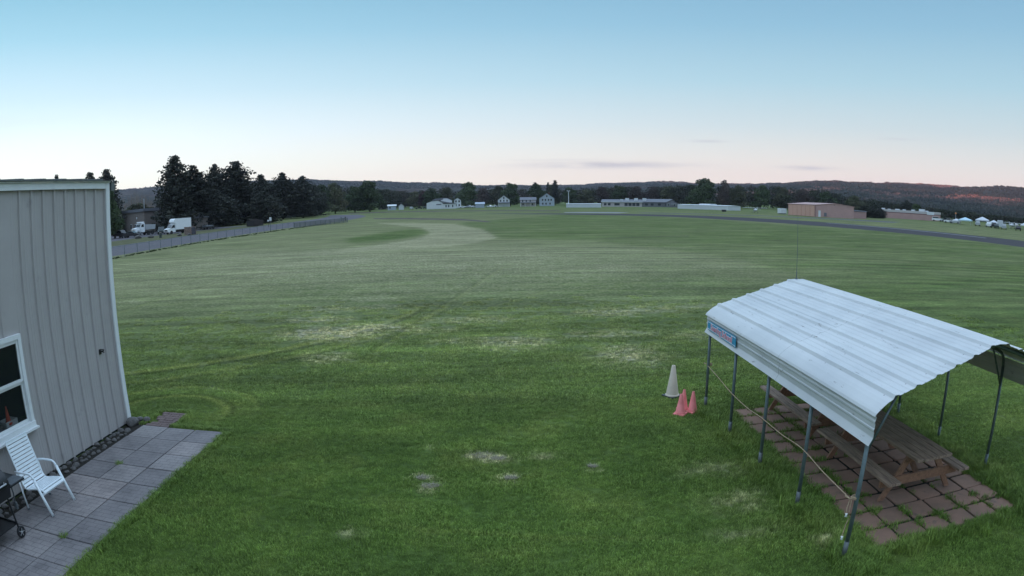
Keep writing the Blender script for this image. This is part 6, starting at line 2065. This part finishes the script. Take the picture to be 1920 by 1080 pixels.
for (p, q_, zp, zq) in ((-ey, G0, H0 - .05, HM), (C2 + ey, G0, H1 - .05, HM)):
    a, b_ = p - ex, q_ - ex
    c_, d_ = q_ + A2 + ex, p + A2 + ex
    m.add([(a.x, a.y, zp + .03), (b_.x, b_.y, zq + .03), (c_.x, c_.y, zq + .03), (d_.x, d_.y, zp + .03), (a.x, a.y, zp + .16), (b_.x, b_.y, zq + .16), (c_.x, c_.y, zq + .16), (d_.x, d_.y, zp + .16)],
          [(3, 2, 1, 0), (4, 5, 6, 7), (0, 1, 5, 4), (1, 2, 6, 5), (2, 3, 7, 6), (3, 0, 4, 7)])
m.build('roof', M['hangar_pink'], t)
nA = Vector((-A2.normalized().y, A2.normalized().x, 0)); nA = nA if nA.x < 0 else -nA
m = MB(); 
a, b_ = A2 * .03 + nA * .05, A2 * .97 + nA * .05
m.add([(a.x, a.y, .1), (b_.x, b_.y, .1), (b_.x, b_.y, 3.75), (a.x, a.y, 3.75)], [(0, 1, 2, 3)])
for k_ in range(7):
    p = A2 * (.03 + .94 * k_ / 6) + nA * .09
    m.box(p.x - .05, p.x + .05, p.y - .05, p.y + .05, .1, 3.76)
m.build('hangar_door', M['hangar_door'], t)
dC = C2.normalized(); nC = Vector((dC.y, -dC.x, 0)); nC = nC if nC.y < 0 else -nC
def panel(nm, s0, s1, z0, z1, mt, o_=.05):
    a, b_ = dC * s0 + nC * o_, dC * s1 + nC * o_
    m = MB(); q1, q2 = a - nC * .04, b_ - nC * .04
    m.add([(a.x, a.y, z0), (b_.x, b_.y, z0), (b_.x, b_.y, z1), (a.x, a.y, z1), (q1.x, q1.y, z0), (q2.x, q2.y, z0), (q2.x, q2.y, z1), (q1.x, q1.y, z1)], [(0, 1, 2, 3), (7, 6, 5, 4), (0, 4, 5, 1), (2, 6, 7, 3), (1, 5, 6, 2), (3, 7, 4, 0)])
    return m.build(nm, mt, t)
panel('corner_trim', .0, .12, 0, 3.9, M['red_band'])
panel('door', 1.1, 1.95, .05, 2.15, M['white_wall'])
panel('utility_box', 3.3, 4.3, .3, 1.5, M['grey_wall'], .3)
panel('wall_lamp', 6.9, 7.15, 4.0, 4.25, M['dark_roof'])
t = thing('white_van_body', 'white box body just left of the pink hangar', 'container', (99.0, 214.5, 0), R(10))
m = MB(); m.bbox(-2.2, .4, -1.2, 1.2, .45, 2.2, .05); m.build('box_body', M['white_wall'], t)
m = MB(); m.box(-2.1, .3, -1.0, 1.0, .25, .44); m.build('base_frame', M['car_black'], t)
# lower pink wing right of the hangar
t = thing('pink_annex', 'small low pink lean-to at the right end of the pink hangar', 'annex', (118.5, 193.5, 0), R(58))
m = MB(); m.box(-6, 6, -4, 4, 0, 2.3); m.build('wall', M['hangar_pink'], t)
m = MB(); m.prism([(-4.2, 2.305), (4.2, 2.305), (4.2, 2.9), (-4.2, 2.45)], 'x', -6.2, 6.2); m.build('roof', M['grey_roof'], t)
# second pink building
p0, p1 = Vector((148.8, 223.9, 0)), Vector((165.3, 203.7, 0))
L_ = (p1 - p0).length; an = math.atan2(p1.y - p0.y, p1.x - p0.x)
t = thing('long_pink_building', 'long low pink building with a red stripe and white roof clutter', 'building', tuple(p0), an)
m = MB(); m.box(0, L_, 0, 14, 0, 2.25); m.build('wall', M['hangar_pink'], t)
m = MB(); m.box(-.05, L_ + .05, -.05, 14.05, 2.255, 2.5); m.build('red_stripe', M['red_band'], t)
m = MB(); m.box(-.1, L_ + .1, -.1, 14.1, 2.505, 3.45); m.build('upper_wall', M['cream_wall'], t)
m = MB(); m.box(L_ - 3.4, L_ - .2, -.2, -.11, 2.3, 3.5); m.build('white_panel', M['white_wall'], t)
for i, x in enumerate((1.0, 4.0, 7.5, 11, 15, 18.5, 21.5)):
    m = MB(); m.box(x, x + [1.2, .8, 1.6, 1.0, 1.3, 2.4, 1.0][i], 2, 4, 3.455, 3.455 + [.5, .3, .4, .35, .5, .9, .4][i]); m.build('rooftop_unit', M['white_wall'], t)


# ------------------------------------------------------------------ tents and cars at the right edge of the field
def canopy_tent(loc, rz, w, h, mt, label, group='event tents at the right edge of the field'):
    t = thing('canopy_tent', label, 'tent', loc, rz, group)
    e = h * .66
    m = MB(); m.add([(-w / 2, -w / 2, e), (w / 2, -w / 2, e), (w / 2, w / 2, e), (-w / 2, w / 2, e), (-w * .12, -w * .12, h * .92), (w * .12, -w * .12, h * .92), (w * .12, w * .12, h * .92), (-w * .12, w * .12, h * .92), (0, 0, h), (-w / 2, -w / 2, e - .35), (w / 2, -w / 2, e - .35), (w / 2, w / 2, e - .35), (-w / 2, w / 2, e - .35)],
                      [(0, 1, 5, 4), (1, 2, 6, 5), (2, 3, 7, 6), (3, 0, 4, 7), (4, 5, 8), (5, 6, 8), (6, 7, 8), (7, 4, 8), (9, 10, 1, 0), (10, 11, 2, 1), (11, 12, 3, 2), (12, 9, 0, 3)])
    m.build('canopy', mt, t)
    for sx in (-1, 1):
        for sy in (-1, 1):
            m = MB(); m.box(sx * w / 2 * .97 - .05, sx * w / 2 * .97 + .05, sy * w / 2 * .97 - .05, sy * w / 2 * .97 + .05, 0, e); m.build('leg', M['car_silver'], t)
    return t
canopy_tent((153.0, 169.4, 0), R(40), 5.0, 2.6, M['tent_blue'], 'pale blue peaked tent, brightest of the tents at the field edge')
canopy_tent((152.5, 174, 0), R(40), 3.2, 1.9, M['tent_white'], 'small white tent left behind the pale blue tent')
canopy_tent((159.3, 166.2, 0), R(35), 4.8, 3.2, M['tent_white'], 'tallest white tent, right behind the pale blue tent')
canopy_tent((160.0, 160.5, 0), R(42), 3.6, 2.4, M['tent_white'], 'white tent just right of the tallest white tent')
canopy_tent((178.2, 166.5, 0), R(38), 3.6, 2.0, M['cream_wall'], 'cream tent near the right end of the tent row')
canopy_tent((174.8, 157.6, 0), R(38), 3.0, 2.3, M['tent_white'], 'white tent, last at the right end of the tent row')
for i, (x, y, rz, pt, kd, lb) in enumerate(((165.0, 201.4, -40, M['car_white'], 'suv', 'white car beside the right end of the long pink building'), (167.3, 198.2, -40, M['car_silver'], 'sedan', 'silver car, second from the long pink building'),
        (162.5, 190.5, -40, M['car_black'], 'suv', 'black car in the gap between the pink building and the tents'), (158.6, 185.6, -45, M['car_white'], 'sedan', 'white car left of the small white tent, first of two'), (157.2, 180.6, -45, M['car_silver'], 'sedan', 'silver car nearest the small white tent'),
        (154.4, 163.8, 50, M['car_silver'], 'suv', 'silver car parked in front of the tallest white tent'), (155.2, 158.6, 50, M['car_white'], 'suv', 'white car in front of the second white tent'), (152.0, 152.5, 48, M['car_black'], 'suv', 'black car at the feet of the white upright trailer'),
        (149.6, 148.6, 45, M['car_green'], 'sedan', 'dark green car right of the black one by the tents'), (147.5, 142.8, 45, M['car_silver'], 'suv', 'silver car before the cream tent'), (151, 139, 45, M['car_black'], 'sedan', 'black car between the silver car and the last white tent'), (153.5, 134, 45, M['car_white'], 'sedan', 'white car at the right edge of the parking row'))):
    car((x, y, 0), R(rz), lb, pt, kd, 'cars parked by the event tents')
t = thing('upright_trailer', 'white boxy trailer standing right of the white tents', 'trailer', (157.5, 154.5, 0), R(48))
m = MB(); m.bbox(-1.6, 1.6, -1.0, 1.0, .5, 2.5, .12); m.build('trailer_body', M['tent_white'], t); m = MB(); m.bar((1.6, 0, .6), (2.8, 0, .5), .1, .1); m.build('tow_bar', M['car_black'], t); wheels(t, (0,), 1.05, .32, .18)
plane((163.5, 153.5, 0), R(20), 'white light aircraft parked behind the cars at the tent row')
t = thing('orange_beacon', 'small pole with an orange top left of the pale blue tent', 'beacon', (166.0, 190.0, 0))
m = MB(); m.tube([(0, 0, 0), (0, 0, 3.3)], .09, 8); m.build('pole', M['car_silver'], t)
m = MB(); m.lathe([(.1, 3.3), (.38, 3.4), (.38, 3.8), (.1, 3.95)], 12); m.build('beacon_top', M['orange'], t)
plane((91.5, 225, 0), R(80), 'small white aircraft on the grass left of the pink hangar')
t = thing('runway_marker', 'small dark marker board on the grass beside the runway', 'marker', (82.0, 235, 0))
m = MB(); m.bbox(-.9, .9, -.25, .25, .15, .95, .03); m.build('board', M['car_black'], t)
for x in (-.65, .65):
    m = MB(); m.box(x - .05, x + .05, -.05, .05, 0, .15); m.build('foot', M['car_silver'], t)

# ------------------------------------------------------------------ morning haze
mz = bpy.data.materials.new('haze'); mz.use_nodes = True
nt = mz.node_tree; nt.nodes.clear()
vo = nt.nodes.new('ShaderNodeVolumePrincipled'); vo.inputs['Color'].default_value = (0.78, 0.76, 0.90, 1); vo.inputs['Density'].default_value = 0.00007
ou = nt.nodes.new('ShaderNodeOutputMaterial'); nt.links.new(vo.outputs[0], ou.inputs['Volume'])
m = MB(); m.box(-7000, 7000, -7000, 7000, -8, 320)
hz = m.build('haze', mz)
tag(hz, 'thin morning haze over the field and hills', 'haze', kind='stuff')
